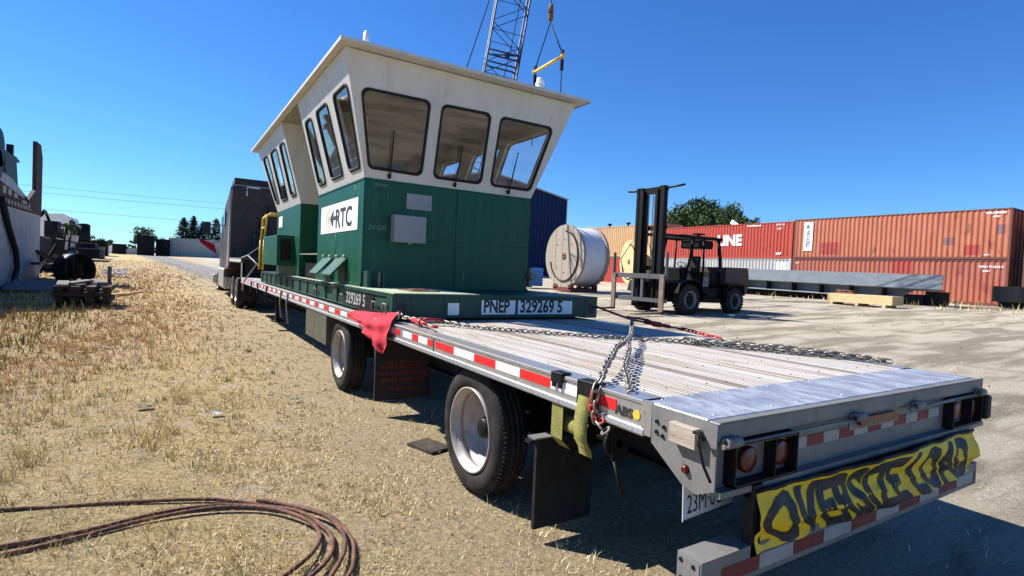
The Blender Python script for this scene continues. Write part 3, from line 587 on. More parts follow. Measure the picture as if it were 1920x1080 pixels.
mb = MB(); mb.bb(.36, .70, 4.1, 4.5, PZ1 + .008, PZ1 + .018); mb.bb(.43, .60, 4.2, 4.35, PZ1 + .018, PZ1 + .03); mb.build('hatch_lid', M_rust, FR, world=w0)
for (x0, x1, s_, w_) in [(1.06, 1.49, 'PNEP', 1.0), (1.53, 2.30, '329269 5', .90)]:
    p_ = MB().bb(x0, x1, PY0 - .004, PY0 + .008, PZ0 + .035, PZ1 - .055).build('number_board', M_wht, end, world=w0)
    text_mb(s_, .20, frame_mat((x0 + .02, PY0 - .006, PZ0 + .058), (1, 0, 0), (0, 0, 1)), .0008, font_scale=(.72 if len(s_) == 4 else .80, .98), bold=.006).build('lettering', M_ink, p_, world=w0)
p_ = MB().bb(.66, .79, PY0 + .0, PY0 + .007, PZ0 + .03, PZ1 - .09).build('data_plate', M_wht, end, world=w0)
mb = MB(); mb.bb(PX0 - .003, PX0 + .0, 4.42, 5.50, PZ0 + .022, PZ1 - .055); nb = mb.build('number_board', M_blk, FR, world=w0)
text_mb('329269 5', .20, frame_mat((PX0 - .005, 5.46, PZ0 + .045), (0, -1, 0), (0, 0, 1)), .0006, font_scale=(1.05, .95), bold=.004).build('lettering', mat('worn_white_paint', (.32, .33, .31), .7, 0, (.20, .22, .20), 20, .5), nb, world=w0)
for y in (3.98, 4.32, 5.62, 7.1):
    mb = MB(); mb.tube([(PX0 + .01, y - .06, PZ0 + .03), (PX0 - .02, y - .06, PZ0 + .03), (PX0 - .02, y - .05, PZ0 + .13), (PX0 - .02, y + .05, PZ0 + .13), (PX0 - .02, y + .06, PZ0 + .03), (PX0 + .01, y + .06, PZ0 + .03)], .010); mb.build('lashing_ring', M_gal, FR, world=w0)
MB().bb(.30, .34, 4.86, 4.90, PZ1, PZ1 + .18).build('stub_post', M_platd, FR, world=w0); MB().bb(.12, .16, 4.86, 5.0, PZ1, PZ1 + .20).build('stub_post', M_platd, FR, world=w0)
mb = MB(); mb.prism([(0, 0), (.16, 0), (.04, .17), (0, .19)], lambda u, v: (.24 + u * .3, 4.80 + u, PZ1 + v), lambda u, v: (.26 + u * .3, 4.80 + u, PZ1 + v)); mb.build('stub_gusset', M_rust, FR, world=w0)

# ------------------------------------------------------------------ WHEELHOUSE
WH = thing('wheelhouse', (1.3, 5.07, 1.345), 'green and white ship wheelhouse with outward sloping windows and RTC sign, on the flat rack', 'wheelhouse'); w0 = WH.location
zb, zt = 2.639, 3.965; z0 = 1.345
foot = [(.113, 5.066), (2.473, 5.066), (2.473, 11.2), (.113, 11.2), (.113, 8.78), (.80, 8.78), (.80, 7.40), (.113, 7.40)]
mb = MB(); n = len(foot)
A = [(x, y, z0) for x, y in foot] + [(x, y, zb) for x, y in foot]; mb.add(A, [(i, (i + 1) % n, n + (i + 1) % n, n + i) for i in range(n)])
tri = tessellate_polygon([[Vector((x, y, 0)) for x, y in foot]]); mb.add(A[:n], [tuple(t_) for t_ in tri])
lower = mb.build('lower_wall', M_green, WH, world=w0)
mb = MB(); mb.bb(.10, 2.486, 5.052, 5.066, z0, z0 + .03); mb.bb(.098, .113, 5.052, 7.40, z0, z0 + .05); mb.bb(.104, .113, 5.05, 7.41, zb - .012, zb + .006); mb.bb(.104, 2.482, 5.056, 5.066, zb - .012, zb + .006); mb.bb(.107, .117, 5.058, 5.068, z0, zb)
mb.cyl((1.33, 5.064, z0), (1.33, 5.064, zb), .004, n=6); mb.cyl((.113, 5.064, 1.95), (2.473, 5.064, 1.95), .003, n=6); mb.cyl((.111, 6.3, z0), (.111, 6.3, 2.04), .004, n=6)
mb.build('trim_seam', M_green, WH, world=w0)
# upper walls with window openings
def rnd_poly(c, r, n=6):
    out = []; k = len(c)
    for i in range(k):
        p = Vector(c[i]); a = (Vector(c[i - 1]) - p).normalized(); b_ = (Vector(c[(i + 1) % k]) - p).normalized()
        ang = a.angle(b_); d = r / math.tan(ang / 2); cen = p + (a + b_).normalized() * (r / math.sin(ang / 2)); s = p + a * d - cen; e = p + b_ * d - cen
        tot = math.atan2(s.x * e.y - s.y * e.x, s.x * e.x + s.y * e.y)
        for j in range(n + 1):
            q = tot * j / n; out.append((cen.x + s.x * math.cos(q) - s.y * math.sin(q), cen.y + s.x * math.sin(q) + s.y * math.cos(q)))
    return out
def wall(outer, wins, mp, nrm, th=.06, name='upper_wall', wiper=None):
    """outer/wins: 2d polygons; mp maps 2d -> outer surface point; nrm = outward normal"""
    nrm = Vector(nrm).normalized(); holes = [rnd_poly(w, .075) for w in wins]
    loops = [[Vector((p[0], p[1], 0)) for p in outer]] + [[Vector((p[0], p[1], 0)) for p in h] for h in holes]
    flat = [p for l_ in loops for p in l_]; tri = tessellate_polygon(loops)
    Po = [Vector(mp(p.x, p.y)) for p in flat]; Pi = [p - nrm * th for p in Po]
    mb = MB(); mb.m = 0; mb.add(Po, [tuple(t_) for t_ in tri]); mb.m = 1; mb.add(Pi, [tuple(reversed(t_)) for t_ in tri])
    o = 0
    for li, l_ in enumerate(loops):
        k = len(l_); mb.m = 0
        mb.add(Po[o:o + k] + Pi[o:o + k], [(i, (i + 1) % k, k + (i + 1) % k, k + i) for i in range(k)]); o += k
    wo = mb.build(name, [M_cream, M_inner], WH, world=w0)
    for wi, h in enumerate(holes):
        P = [Vector(mp(*p)) for p in h]; c = sum(P, Vector()) / len(P)
        fr = MB(); ring = []
        for p in P:
            d = (p - c).normalized(); ring += [p + d * .020 + nrm * .001, p + d * .019 + nrm * .010, p + d * .002 + nrm * .016, p - d * .016 + nrm * .014, p - d * .022 + nrm * .004, p - d * .022 - nrm * .02]
        k = len(P); fr.add(ring, [(i * 6 + j, ((i + 1) % k) * 6 + j, ((i + 1) % k) * 6 + j + 1, i * 6 + j + 1) for i in range(k) for j in range(5)], True)
        fo = fr.build('window', M_rubber, WH, world=w0)
        g_ = MB(); g_.add([p - nrm * .008 for p in P], [tuple(range(k))]); g_.build('pane', M_glass, fo, world=w0, fixn=False)
        if wiper and wi < len(wiper) and wiper[wi]:
            (u0, v0), (u1, v1) = wiper[wi]; a = Vector(mp(u0, v0)) + nrm * .03; b_ = Vector(mp(u1, v1)) + nrm * .03; e = b_ - a
            q = MB(); q.cyl(a - e * .06, a + e * .05, .018, n=8); q.tube([a, a + e * .55], .007, 6); q.obox(a + e * .62, (.016, .016, .016)); q.cyl(a + e * .28, a + e * 1.0, .010, .007, n=6); q.cyl(a - nrm * .03, a + nrm * .01, .02, n=8); q.build('wiper', M_blk, fo, world=w0)
    return wo
lerp = lambda a, b_, t_: a + (b_ - a) * t_
XLt, XRt, YRt, YFt = -.263, 2.916, 4.71, 11.62
def rear_mp(x, z): return (x, lerp(5.066, YRt, (z - zb) / (zt - zb)), z)
def left_mp(y, z): return (lerp(.113, XLt, (z - zb) / (zt - zb)), y, z)
def right_mp(y, z): return (lerp(2.473, XRt, (z - zb) / (zt - zb)), y, z)
def front_mp(x, z): return (x, lerp(11.2, YFt, (z - zb) / (zt - zb)), z)
nR = Vector((0, -(zt - zb), -(5.066 - YRt))); nL = Vector((-(zt - zb), 0, -(.113 - XLt))); nRt = Vector(((zt - zb), 0, -(XRt - 2.473))); nF = Vector((0, (zt - zb), -(YFt - 11.2)))
wall([(.113, zb), (2.473, zb), (XRt, zt), (XLt, zt)],
     [[(.15, 2.765), (.805, 2.755), (.795, 3.605), (-.035, 3.60)], [(.975, 2.755), (1.65, 2.755), (1.63, 3.61), (.96, 3.60)], [(1.80, 2.755), (2.43, 2.755), (2.62, 3.605), (1.79, 3.605)]],
     rear_mp, nR, wiper=[((.40, 2.70), (.39, 3.22)), ((1.27, 2.70), (1.30, 3.18)), ((2.08, 2.70), (2.12, 3.22))])
lw = lambda a, b_, c, d, lo=2.77, hi=3.65: [(a, lo), (b_, lo), (d, hi), (c, hi)]
# left wall, near cabin (its top edge leans rearward at the corner)
wall([(5.066, zb), (YRt, zt), (7.30, zt), (7.40, zb)], [lw(5.13, 5.58, 4.90, 5.52), lw(5.88, 6.47, 5.84, 6.43), lw(6.80, 7.24, 6.73, 7.13)], left_mp, nL)
wall([(8.78, zb), (8.68, zt), (YFt, zt), (11.2, zb)], [lw(8.93, 9.42, 8.85, 9.30, 2.80, 3.68), lw(9.78, 10.40, 9.62, 10.30, 2.80, 3.70), lw(10.72, 11.1, 10.68, 11.25, 2.82, 3.72)], left_mp, nL)
wall([(5.066, zb), (YRt, zt), (YFt, zt), (11.2, zb)], [lw(5.20, 6.25, 5.10, 6.25), lw(6.45, 7.4, 6.45, 7.4), lw(7.9, 8.7, 7.9, 8.7), lw(9.0, 9.8, 9.0, 9.8), lw(10.0, 11.0, 10.0, 11.2)], right_mp, nRt,
     wiper=[None, ((7.0, 2.78), (6.75, 3.3))])
wall([(.113, zb), (2.473, zb), (XRt, zt), (XLt, zt)], [lw(.20, .80, .05, .80), lw(.98, 1.6, .98, 1.6), lw(1.78, 2.38, 1.78, 2.55)], front_mp, nF)
# alcove walls (full height)
mb = MB()
for (ya, yb_, yt_) in ((7.40, 7.34, 7.30), (8.78, 8.84, 8.68)):
    mb.add([(.113, ya, zb), (.80, ya, zb), (.80, yt_, zt), (XLt, yt_, zt)], [(0, 1, 2, 3)])
mb.add([(.80, 7.40, zb), (.80, 8.78, zb), (.80, 8.68, zt), (.80, 7.30, zt)], [(0, 1, 2, 3)])
mb.build('alcove_wall', M_cream, WH, world=w0, fixn=False)
MB().bb(.12, 2.47, 5.08, 11.19, zb - .9, zb - .88).build('interior_floor', M_inner, WH, world=w0)
# roof slab with thin edge
mb = MB(); rx0, rx1, ry0, ry1 = -.345, 3.03, 4.53, 12.05
mb.bb(rx0, rx1, ry0, ry1, zt + .012, zt + .036, .004); mb.bb(rx0 - .006, rx1 + .006, ry0 - .006, ry0, zt + .0, zt + .04)
mb.bb(rx0 - .006, rx0, ry0, ry1, zt + .0, zt + .04); mb.bb(rx1, rx1 + .006, ry0, ry1, zt, zt + .04)
roof = mb.build('roof', M_cream, WH, world=w0)
M_ceil = mat('ceiling_panel', (.25, .24, .18), .5, 0, (.17, .16, .12), 1.2, .5)
MB().bb(XLt + .01, XRt - .01, YRt + .02, YFt - .02, zt - .004, zt + .011).build('ceiling', M_ceil, roof, world=w0)
mb = MB(); mb.cyl((-.03, 4.72, zt + .03), (-.03, 4.72, zt + .20), .032, n=12); mb.cyl((-.03, 4.72, zt + .03), (-.03, 4.72, zt + .05), .05, n=12); mb.tube([(-.03, 4.72, zt + .19), (-.03, 4.72, zt + .23)], [.032, .015]); mb.build('antenna_stub', M_roofw, roof, world=w0)
mb = MB(); mb.cyl((2.33, 4.75, zt + .03), (2.33, 4.75, zt + .16), .055, n=16); mb.cyl((2.33, 4.75, zt + .16), (2.33, 4.75, zt + .17), .065, n=16); mb.cyl((2.33, 4.75, zt + .17), (2.33, 4.75, zt + .24), .05, .045, n=16); mb.build('roof_vent', M_roofw, roof, world=w0)
# fittings
mb = MB(); mb.bb(.45, .86, 4.93, 5.066, 1.905, 2.235, .006); M_boxg = mat('light_grey_enamel', (.26, .265, .265), .5, 0, (.21, .215, .215), 4, .5); eb = mb.build('electrical_box', M_boxg, WH, world=w0)
mb = MB(); mb.bb(.455, .855, 4.922, 4.930, 1.91, 2.23, .003); mb.bb(.64, .67, 4.93, 4.96, 1.885, 1.905); mb.build('box_door', M_boxg, eb, world=w0)
MB().bb(.64, .975, 5.056, 5.065, 2.325, 2.52, .003).build('grey_plate', M_boxg, WH, world=w0)
M_off = mat('pale_panel', (.50, .50, .50), .5)
sg = MB().bb(.106, .112, 5.28, 7.17, 2.04, 2.435).build('sign', M_wht, WH, world=w0)
def circ(cy, cz, ro, ri, m, x=.1035):
    q = MB(); nn = 36; V = []
    for i in range(nn): a = 2 * PI * i / nn; V += [(x, cy + ro * math.cos(a), cz + ro * math.sin(a)), (x, cy + ri * math.cos(a), cz + ri * math.sin(a))]
    q.add(V, [(2 * i, 2 * ((i + 1) % nn), 2 * ((i + 1) % nn) + 1, 2 * i + 1) for i in range(nn)]); return q.build('emblem', m, sg, world=w0)
M_emb = mat('tan_emblem', (.42, .38, .24), .6, 0, (.55, .52, .40), 30, .5)
for ro, ri in ((.17, .145), (.12, .10), (.07, .0)):
    circ(6.70, 2.235, ro, ri, M_emb, .1045)
text_mb('RTC', .36, frame_mat((.1035, 6.33, 2.105), (0, -1, 0), (0, 0, 1)), .0008, font_scale=(1.18, .98), bold=.008).build('lettering', M_ink, sg, world=w0)
mb = MB(); mb.prism([(6.62, 2.235), (6.44, 2.36), (6.44, 2.265), (6.20, 2.265), (6.20, 2.215), (6.44, 2.215), (6.44, 2.11)], lambda u, v: (.1025, u, v), lambda u, v: (.1035, u, v)); mb.build('arrow_mark', M_ink, sg, world=w0)
M_chalk = mat('faded_chalk', (.10, .24, .20), .8)
text_mb('26 OF', .085, frame_mat((.17, 5.063, 2.04), (1, 0, 0), (0, .0, 1)), .0005, shear=.2).build('chalk_marks', M_chalk, WH, world=w0)
text_mb('FRONT', .055, frame_mat((.22, 5.063, 2.56), (1, 0, 0), (0, 0, 1)), .0005).build('chalk_marks', M_chalk, WH, world=w0)
text_mb('781', .09, frame_mat((.1105, 5.50, 2.53), (0, -1, 0), (0, 0, 1)), .0005, shear=.2).build('chalk_marks', M_chalk, WH, world=w0)
# two hinged vent flaps on the left side
for ya in (6.42, 5.68):
    mb = MB(); mb.add([(.108, ya, 1.70), (.108, ya + .52, 1.70), (-.10, ya + .50, 1.47), (-.10, ya + .02, 1.47), (.112, ya, 1.66), (.112, ya + .52, 1.66), (-.09, ya + .50, 1.455), (-.09, ya + .02, 1.455)], [(0, 1, 2, 3), (7, 6, 5, 4), (3, 2, 6, 7), (0, 3, 7, 4), (1, 5, 6, 2)])
    mb.bb(.10, .112, ya + .06, ya + .46, 1.36, 1.62); fp = mb.build('vent_flap', M_green, WH, world=w0)
    mb = MB()
    for q in (.08, .44): mb.cyl((.09, ya + q - .03, 1.715), (.09, ya + q + .03, 1.715), .018, n=8)
    mb.build('hinge', M_plat, fp, world=w0)
# side locker ahead of the alcove
mb = MB(); mb.bb(-.175, .112, 9.30, 11.0, 1.53, 2.085, .006); bx = mb.build('side_locker', M_green, WH, world=w0)
mb = MB(); mb.bb(-.12, .07, 9.288, 9.30, 1.62, 2.01)
for k in range(9): mb.obox((-.025, 9.283, 1.66 + k * .04), (.17, .004, .018), rx=.5)
mb.build('louvre_door', M_blk, bx, world=w0)
MB().bb(.104, .112, 10.55, 10.95, 2.30, 2.52).build('white_notice', M_wht, WH, world=w0)
mb = MB(); P = [(.05, 11.3, 2.10), (-.02, 11.3, 2.62), (.30, 11.32, 2.66)]
for yy_ in (11.45, 12.0):
    mb.tube([(-.10, yy_, 2.05), (-.06, yy_, 2.55), (.0, yy_, 2.62), (.3, yy_, 2.62)], .022, 8)
mb.tube([(-.08, 11.45, 2.32), (-.08, 12.0, 2.32)], .018, 6); mb.tube([(-.06, 11.45, 2.55), (-.06, 12.0, 2.55)], .018, 6); mb.tube([(-.12, 11.45, 1.40), (-.10, 11.45, 2.05)], .022); mb.tube([(-.12, 12., 1.40), (-.10, 12., 2.05)], .022)
mb.build('yellow_handrail', M_yelp, WH, world=w0)
mb = MB(); mb.bb(.12, .45, 9.3, 10.9, 1.36, 1.53); mb.bb(.2, 2.3, 7.5, 8.7, 1.36, 1.6); mb.build('skid_block', M_blk, WH, world=w0)
# rear right corner fitting (lamp and cable)
mb = MB(); mb.cyl((2.53, 5.10, 1.55), (2.53, 4.98, 1.55), .05, n=16); mb.bb(2.50, 2.56, 5.05, 5.13, 1.40, 1.68, .005); wl = mb.build('work_lamp', M_gal, WH, world=w0)

# ------------------------------------------------------------------ chains, binders, flag
def chain(pts, pitch=.052, wire=.0065, half=.017, name='chain_links', jitter=.002):
    P = [Vector(p) for p in pts]; mb = MB(); d = 0; seg = []; L = 0
    for a, b_ in zip(P, P[1:]): seg.append((a, b_, L, (b_ - a).length)); L += (b_ - a).length
    k = 0; s = pitch / 2
    while s < L:
        for a, b_, l0, ln in seg:
            if l0 <= s <= l0 + ln: c = a + (b_ - a) * ((s - l0) / ln); t_ = (b_ - a).normalized(); break
        side = t_.cross(Vector((0, 0, 1))); side = side.normalized() if side.length > .1 else Vector((1, 0, 0)); up = side.cross(t_)
        ang = (PI / 4 if k % 2 else -PI / 4) + random.uniform(-.25, .25); w = side * math.cos(ang) + up * math.sin(ang)
        hl = pitch * .5 + wire; ring = []
        for j in range(12):
            a = 2 * PI * j / 12; ca, sa = math.cos(a), math.sin(a)
            ring.append(c + t_ * (math.copysign(hl - half, ca) * (abs(ca) > .01) + ca * half) + w * sa * half + up * random.uniform(-jitter, jitter) * 0)
        mb.tube(ring, wire, 5, closed=True); s += pitch; k += 1
    return mb
def noisy(pts, n, amp, zamp=.0):
    out = []; P = [Vector(p) for p in pts]
    for a, b_ in zip(P, P[1:]):
        for i in range(n): out.append(a.lerp(b_, i / n) + Vector((random.uniform(-amp, amp), random.uniform(-amp, amp), random.uniform(0, zamp))))
    return out + [P[-1]]
T1 = thing('chain', (1.3, 2.2, D), 'long rusty grey chain laid diagonally across the deck to its right edge', 'chain', group=None)
CZ = D + .022
m1 = chain(noisy([(.30, 3.55, CZ + .02), (.62, 2.95, CZ), (1.26, 2.27, CZ), (1.88, 1.74, CZ), (2.585, .52, CZ)], 3, .006))
m1.build('chain_links', M_chain, T1, world=T1.location)
m2 = chain(noisy([(1.90, 1.70, CZ + .01), (2.25, 1.10, CZ + .01), (2.60, .50, CZ)], 5, .022, .012)); m3 = chain(noisy([(1.93, 1.75, CZ + .012), (2.28, 1.12, CZ + .02), (2.57, .60, CZ + .01)], 5, .02, .012)); m2.add(m3.v, m3.f, True); m2.build('doubled_tail', M_chain, T1, world=T1.location)
mb = MB(); mb.tube([(1.86, 1.78, CZ), (1.90, 1.74, CZ + .03), (1.96, 1.70, CZ + .02), (1.93, 1.66, CZ)], .014, 8); mb.build('grab_hook', M_chain, T1, world=T1.location)
T2 = thing('chain', (.6, 1.2, D), 'grey chain drawn from the left rail winch slot and hanging over the striped edge', 'chain')
m = chain(noisy([(2.60, 3.10, CZ + .06), (2.42, 2.90, CZ + .06), (1.25, 1.72, CZ + .07), (1.02, 1.52, CZ + .06), (.66, 1.24, CZ + .07), (.22, .84, CZ + .05), (.02, .66, CZ + .015), (-.03, .635, CZ - .03), (-.035, .64, D - .10), (-.03, .62, D - .17), (-.03, .57, D - .20), (-.03, .53, D - .18)], 2, .002)); m.build('chain_links', M_chain, T2, world=T2.location)
m = chain(noisy([(1.22, 1.71, CZ + .05), (.75, 1.22, CZ + .05), (.33, .82, CZ + .03), (.10, .55, CZ - .005), (.03, .46, CZ - .01)], 3, .004)); m.build('chain_tail', M_chain, T2, world=T2.location)
m = chain(noisy([(-.02, .66, D - .02), (-.028, .67, D - .09), (-.03, .62, D - .16), (-.032, .57, D - .15)], 2, .002), pitch=.04, wire=.006, half=.014)
m.build('hanging_loop', M_redp, T2, world=T2.location)
def binder(p, q, label, handle):
    p = Vector(p); q = Vector(q); e = q - p; L = e.length; d = e.normalized()
    o = thing('load_binder', p.lerp(q, .5), label, 'load binder'); w = o.location
    mb = MB(); mb.cyl(p + d * L * .22, p + d * L * .78, .020, n=14); mb.cyl(p + d * L * .42, p + d * L * .58, .030, n=14); mb.build('barrel', M_redp, o, world=w)
    MB().cyl(p + d * L * .05, p + d * L * .22, .011, n=8).build('screw', M_chain, o, world=w); MB().cyl(p + d * L * .78, p + d * L * .95, .011, n=8).build('screw', M_chain, o, world=w)
    for c, s_ in ((p, 1), (q, -1)):
        side = d.cross(Vector((0, 0, 1))).normalized(); cc = c + d * s_ * .03
        mb = MB(); mb.tube([cc + side * .0, cc - d * s_ * .03 + side * .025, cc - d * s_ * .07 + side * .02, cc - d * s_ * .08 - side * .012, cc - d * s_ * .05 - side * .02], .012, 8); mb.build('hook', M_redp, o, world=w)
    m_ = p.lerp(q, .5); mb = MB(); mb.tube([m_, m_ + Vector(handle) * .3 + Vector((0, 0, .02)), m_ + Vector(handle)], [.016, .014, .010], 8); mb.build('handle', M_redp, o, world=w)
    return o
binder((.16, 3.66, D + .05), (.14, 2.98, D + .04), 'red ratchet load binder lying by the red flag at the platform corner', (.26, .05, .01))
mb = chain(noisy([(.10, 3.76, D + .10), (.14, 3.68, D + .05), (.20, 3.52, D + .05), (.32, 3.46, D + .05), (.50, 3.30, D + .03)], 2, .01)); o = mb.build('binder_chain', M_chain); tag(o, 'short heap of chain under the red binder by the flag', 'chain')
binder((2.62, 3.05, D + .06), (2.62, 2.42, D + .04), 'red ratchet load binder on the right deck edge, near the forklift', (.0, .45, .04))
mb = MB(); mb.bb(2.72, 3.02, 3.76, 3.80, 1.26, 1.275); mb.bb(2.72, 3.02, 3.4, 3.42, 1.20, 1.215)
o = MB().tube([(2.70, 3.86, 1.23), (2.68, 3.4, D + .09), (2.63, 3.1, D + .06)], .014, 8); ob_ = o.build('tie_strap', M_redp); tag(ob_, 'dull red tie strap running from the platform right corner to the far binder', 'strap')
m = chain(noisy([(2.62, 2.42, D + .04), (2.61, 2.1, D + .02), (2.615, 1.9, D - .0)], 2, .01), pitch=.05); ob_ = m.build('binder_chain', M_redp); tag(ob_, 'red painted chain tail beyond the far right binder', 'chain')
mb = MB(); mb.bb(2.75, 3.45, 5.30, 5.36, 1.22, 1.26); mb.bb(2.75, 3.45, 4.72, 4.76, 1.16, 1.19)
for x in (2.9, 3.15, 3.4): mb.bb(x, x + .03, 4.74, 5.33, 1.18, 1.21)
mb.bb(3.42, 3.45, 4.72, 5.36, 1.0, 1.22); mb.bb(2.70, 2.78, 4.72, 5.36, 1.0, 1.22)
ob_ = mb.build('red_rack_bracket', M_redp); tag(ob_, 'dull red steel rail bracket sticking out right of the platform corner', 'bracket')
# flag: draped red cloth
FG = thing('warning_flag', (0, 4.3, D), 'bright red cloth warning flag tied over the left deck edge at the platform corner', 'flag')
top = [(5.02, .045, 1.09), (3.56, .03, 1.19)]; mb = MB(); V = []; nu, nv = 26, 16
for i in range(nu + 1):
    u = i / nu; ty = lerp(5.0, 3.56, u); tz = lerp(1.075, 1.185, u ** .8) - .02 * math.sin(u * PI)
    by = lerp(4.86, 3.60, u ** .8); bz = [1.05, 1.02, .96, .88, .82, .79, .775, .76][min(7, int(u * 7.99))]; bz = lerp(1.045, .76, min(1, u * 1.25)) + .03 * (u > .93)
    for j in range(nv + 1):
        v = j / nv; fold = .022 * math.sin(u * 22 + v * 2) * v + .012 * math.sin(u * 47) * v + .010 * math.sin(v * 14 + u * 9)
        xx = lerp(.035, -.035, min(1, v * 3)) - .03 * v + fold; V.append((xx, lerp(ty, by, v) + .01 * math.sin(v * 9 + u * 5), lerp(tz, bz, v)))
F = [(i * (nv + 1) + j, (i + 1) * (nv + 1) + j, (i + 1) * (nv + 1) + j + 1, i * (nv + 1) + j + 1) for i in range(nu) for j in range(nv)]
mb.add(V, F, True); mb.build('cloth', M_flag, FG, world=FG.location, fixn=False)
mb = MB(); mb.tube([(.03, 3.58, 1.18), (.06, 3.62, 1.12), (.05, 3.70, D + .02)], .006); mb.build('tie_cord', M_wht, FG, world=FG.location)

# ------------------------------------------------------------------ TRACTOR
TT = thing('truck_tractor', (1.2, 22, 0), 'brown semi truck tractor with tall sleeper, coupled to the front of the trailer', 'truck'); w0 = TT.location
mb = MB()   # sleeper + cab body as a side profile swept across the width, narrowed at the roof
prof = [(21.0, 1.25), (21.0, 4.30), (21.1, 4.56), (21.5, 4.62), (22.3, 4.35), (23.4, 3.75), (24.4, 3.2), (25.2, 2.75), (25.35, 2.30), (28.3, 2.0), (28.75, 1.7), (28.85, .75), (28.6, .45), (27.6, .45), (27.3, 1.0), (26.7, 1.25), (26.1, 1.0), (25.8, .5), (24.2, .45), (23.0, .55), (22.6, 1.2)]
hw = lambda y, z: (1.20 if y < 25.3 else lerp(1.18, .95, (y - 25.3) / 3.5)) * (1 if z < 3.4 else lerp(1, .86, min(1, (z - 3.4) / 1.26)))
mb.prism(prof, lambda u, v: (1.2 - hw(u, v), u, v), lambda u, v: (1.2 + hw(u, v), u, v)); mb.build('cab', M_brown, TT, world=w0)
M_trim = mat('dark_trim', (.02, .02, .022), .5)
M_bside = mat('light_brown_metallic', (.20, .165, .15), .4, 0, (.25, .21, .19), 2, .5)
for x in (.0 - .012, 2.4 + .002): mb = MB(); mb.prism([(21.03, 1.3), (21.03, 4.1), (21.25, 4.25), (21.6, 4.1), (21.9, 1.3)], lambda u, v: (x + .14 * max(0, (v - 3.4) / 1.26), u, v), lambda u, v: (x + .012 + .14 * max(0, (v - 3.4) / 1.26), u, v)); mb.build('side_fairing', M_bside, TT, world=w0)
mb = MB(); mb.bb(.06, 2.34, 20.985, 21.0, 1.3, 4.25); 
for z in (2.0, 2.75, 3.45): mb.bb(.08, 2.32, 20.975, 20.985, z, z + .02)
for x in (.55, 1.2, 1.85): mb.bb(x, x + .02, 20.975, 20.985, 1.4, 4.2)
bp_ = mb.build('rear_panel', M_brown, TT, world=w0)
mb = MB(); mb.bb(-.005, .05, 20.965, 20.985, 1.35, 4.2); mb.bb(2.35, 2.405, 20.965, 20.985, 1.35, 4.2); mb.bb(.06, 2.34, 20.955, 20.975, 4.27, 4.31); mb.build('edge_trim', M_bside, TT, world=w0)
mb = MB(); mb.bb(.75, 1.7, 20.90, 20.975, 1.9, 2.6, .03); mb.bb(.2, .5, 20.88, 20.975, 1.5, 1.9, .02); mb.cyl((2.2, 20.75, 1.2), (2.2, 20.75, 4.0), .07, n=10); mb.build('rear_fittings', M_trim, TT, world=w0)
mb = MB(); mb.bb(.52, .56, 20.96, 20.985, 3.92, 4.36 - .1); mb.bb(.52, .98, 20.96, 20.985, 4.22, 4.27); mb.build('grab_bar', M_alu, TT, world=w0)
mb = MB()
for z in (4.10, 2.85, 2.55, 1.8): mb.bb(.05, .55, 20.955, 20.985, z, z + .07)
mb.tube([(1.3, 20.93, 3.6), (1.32, 20.85, 2.6), (1.1, 20.7, 1.9), (1.3, 20.3, 1.4)], .03, 8); mb.tube([(1.0, 20.93, 3.0), (.9, 20.8, 2.2), (1.2, 20.2, 1.5)], .022, 8)
mb.build('hose_rack', M_trim, TT, world=w0)
M_wind = mat('dark_cab_glass', (.02, .025, .03), .08, 0)
mb = MB(); mb.bb(-.018, -.008, 24.0, 24.9, 2.45, 3.3); mb.bb(-.018, -.006, 22.9, 23.4, 2.9, 3.5); mb.build('side_window', M_wind, TT, world=w0)
mb = MB(); mb.bb(.12, 2.3, 17.2, 27.5, .62, .85); mb.build('frame', M_frame, TT, world=w0)
MB().bb(-.01, .35, 22.8, 25.4, .42, 1.2, .03).build('fuel_tank', M_alu, TT, world=w0); MB().bb(2.05, 2.41, 22.8, 25.4, .42, 1.2, .03).build('fuel_tank', M_alu, TT, world=w0)
mb = MB(); mb.bb(-.02, 2.42, 28.6, 28.95, .38, .82, .04); mb.build('front_bumper', M_alu, TT, world=w0)
def twheel(yc, xo, d, zc=.50, r=.50, wd=.28):
    q = MB(); q.lathe([(.06, .27), (.0, .30), (0, .42), (.03, .475), (.05, r), (wd - .05, r), (wd - .03, .475), (wd, .42), (wd, .28)], (xo, yc, zc), (d, 0, 0), 40); o = q.build('wheel', M_tire, TT, world=w0)
    q = MB(); q.lathe([(.055, .275), (.01, .29), (.02, .275), (.10, .262), (.13, .20), (.05, .14), (.04, .0)], (xo, yc, zc), (d, 0, 0), 30); q.build('rim', M_alu, o, world=w0)
for yc in (18.6, 19.95):
    twheel(yc, .03, 1); twheel(yc, 2.41, -1); twheel(yc, .36, 1); twheel(yc, 2.08, -1)
twheel(26.75, .04, 1); twheel(26.75, 2.40, -1)
mb = MB()
for (x, y, z) in ((.03, 19.25, .4), (2.03, 19.25, .4), (.03, 17.85, .28), (1.97, 17.85, .28)): MB().bb(x, x + .6, y, y + .02, z, z + .7).build('mud_flap', M_rubber, TT, world=w0)
mb = MB(); mb.tube([(-.02, 25.1, 3.0), (-.45, 25.25, 3.05), (-.45, 25.25, 2.2), (-.02, 25.1, 2.3)], .02, 8); ma = mb.build('mirror_arm', M_trim, TT, world=w0)
mb = MB(); mb.bb(-.62, -.36, 25.18, 25.30, 2.55, 3.12, .03); mb.build('mirror', M_trim, ma, world=w0)
o = MB(); V = []
for i in range(9):
    for j in range(7): u = i / 8; v = j / 6; V.append((lerp(-.82, -.22, u) + .1 * v, 25.0 + .06 * math.sin(u * 9 + v * 4), lerp(2.42 - .25 * u, 2.20 - .45 * u, v)))
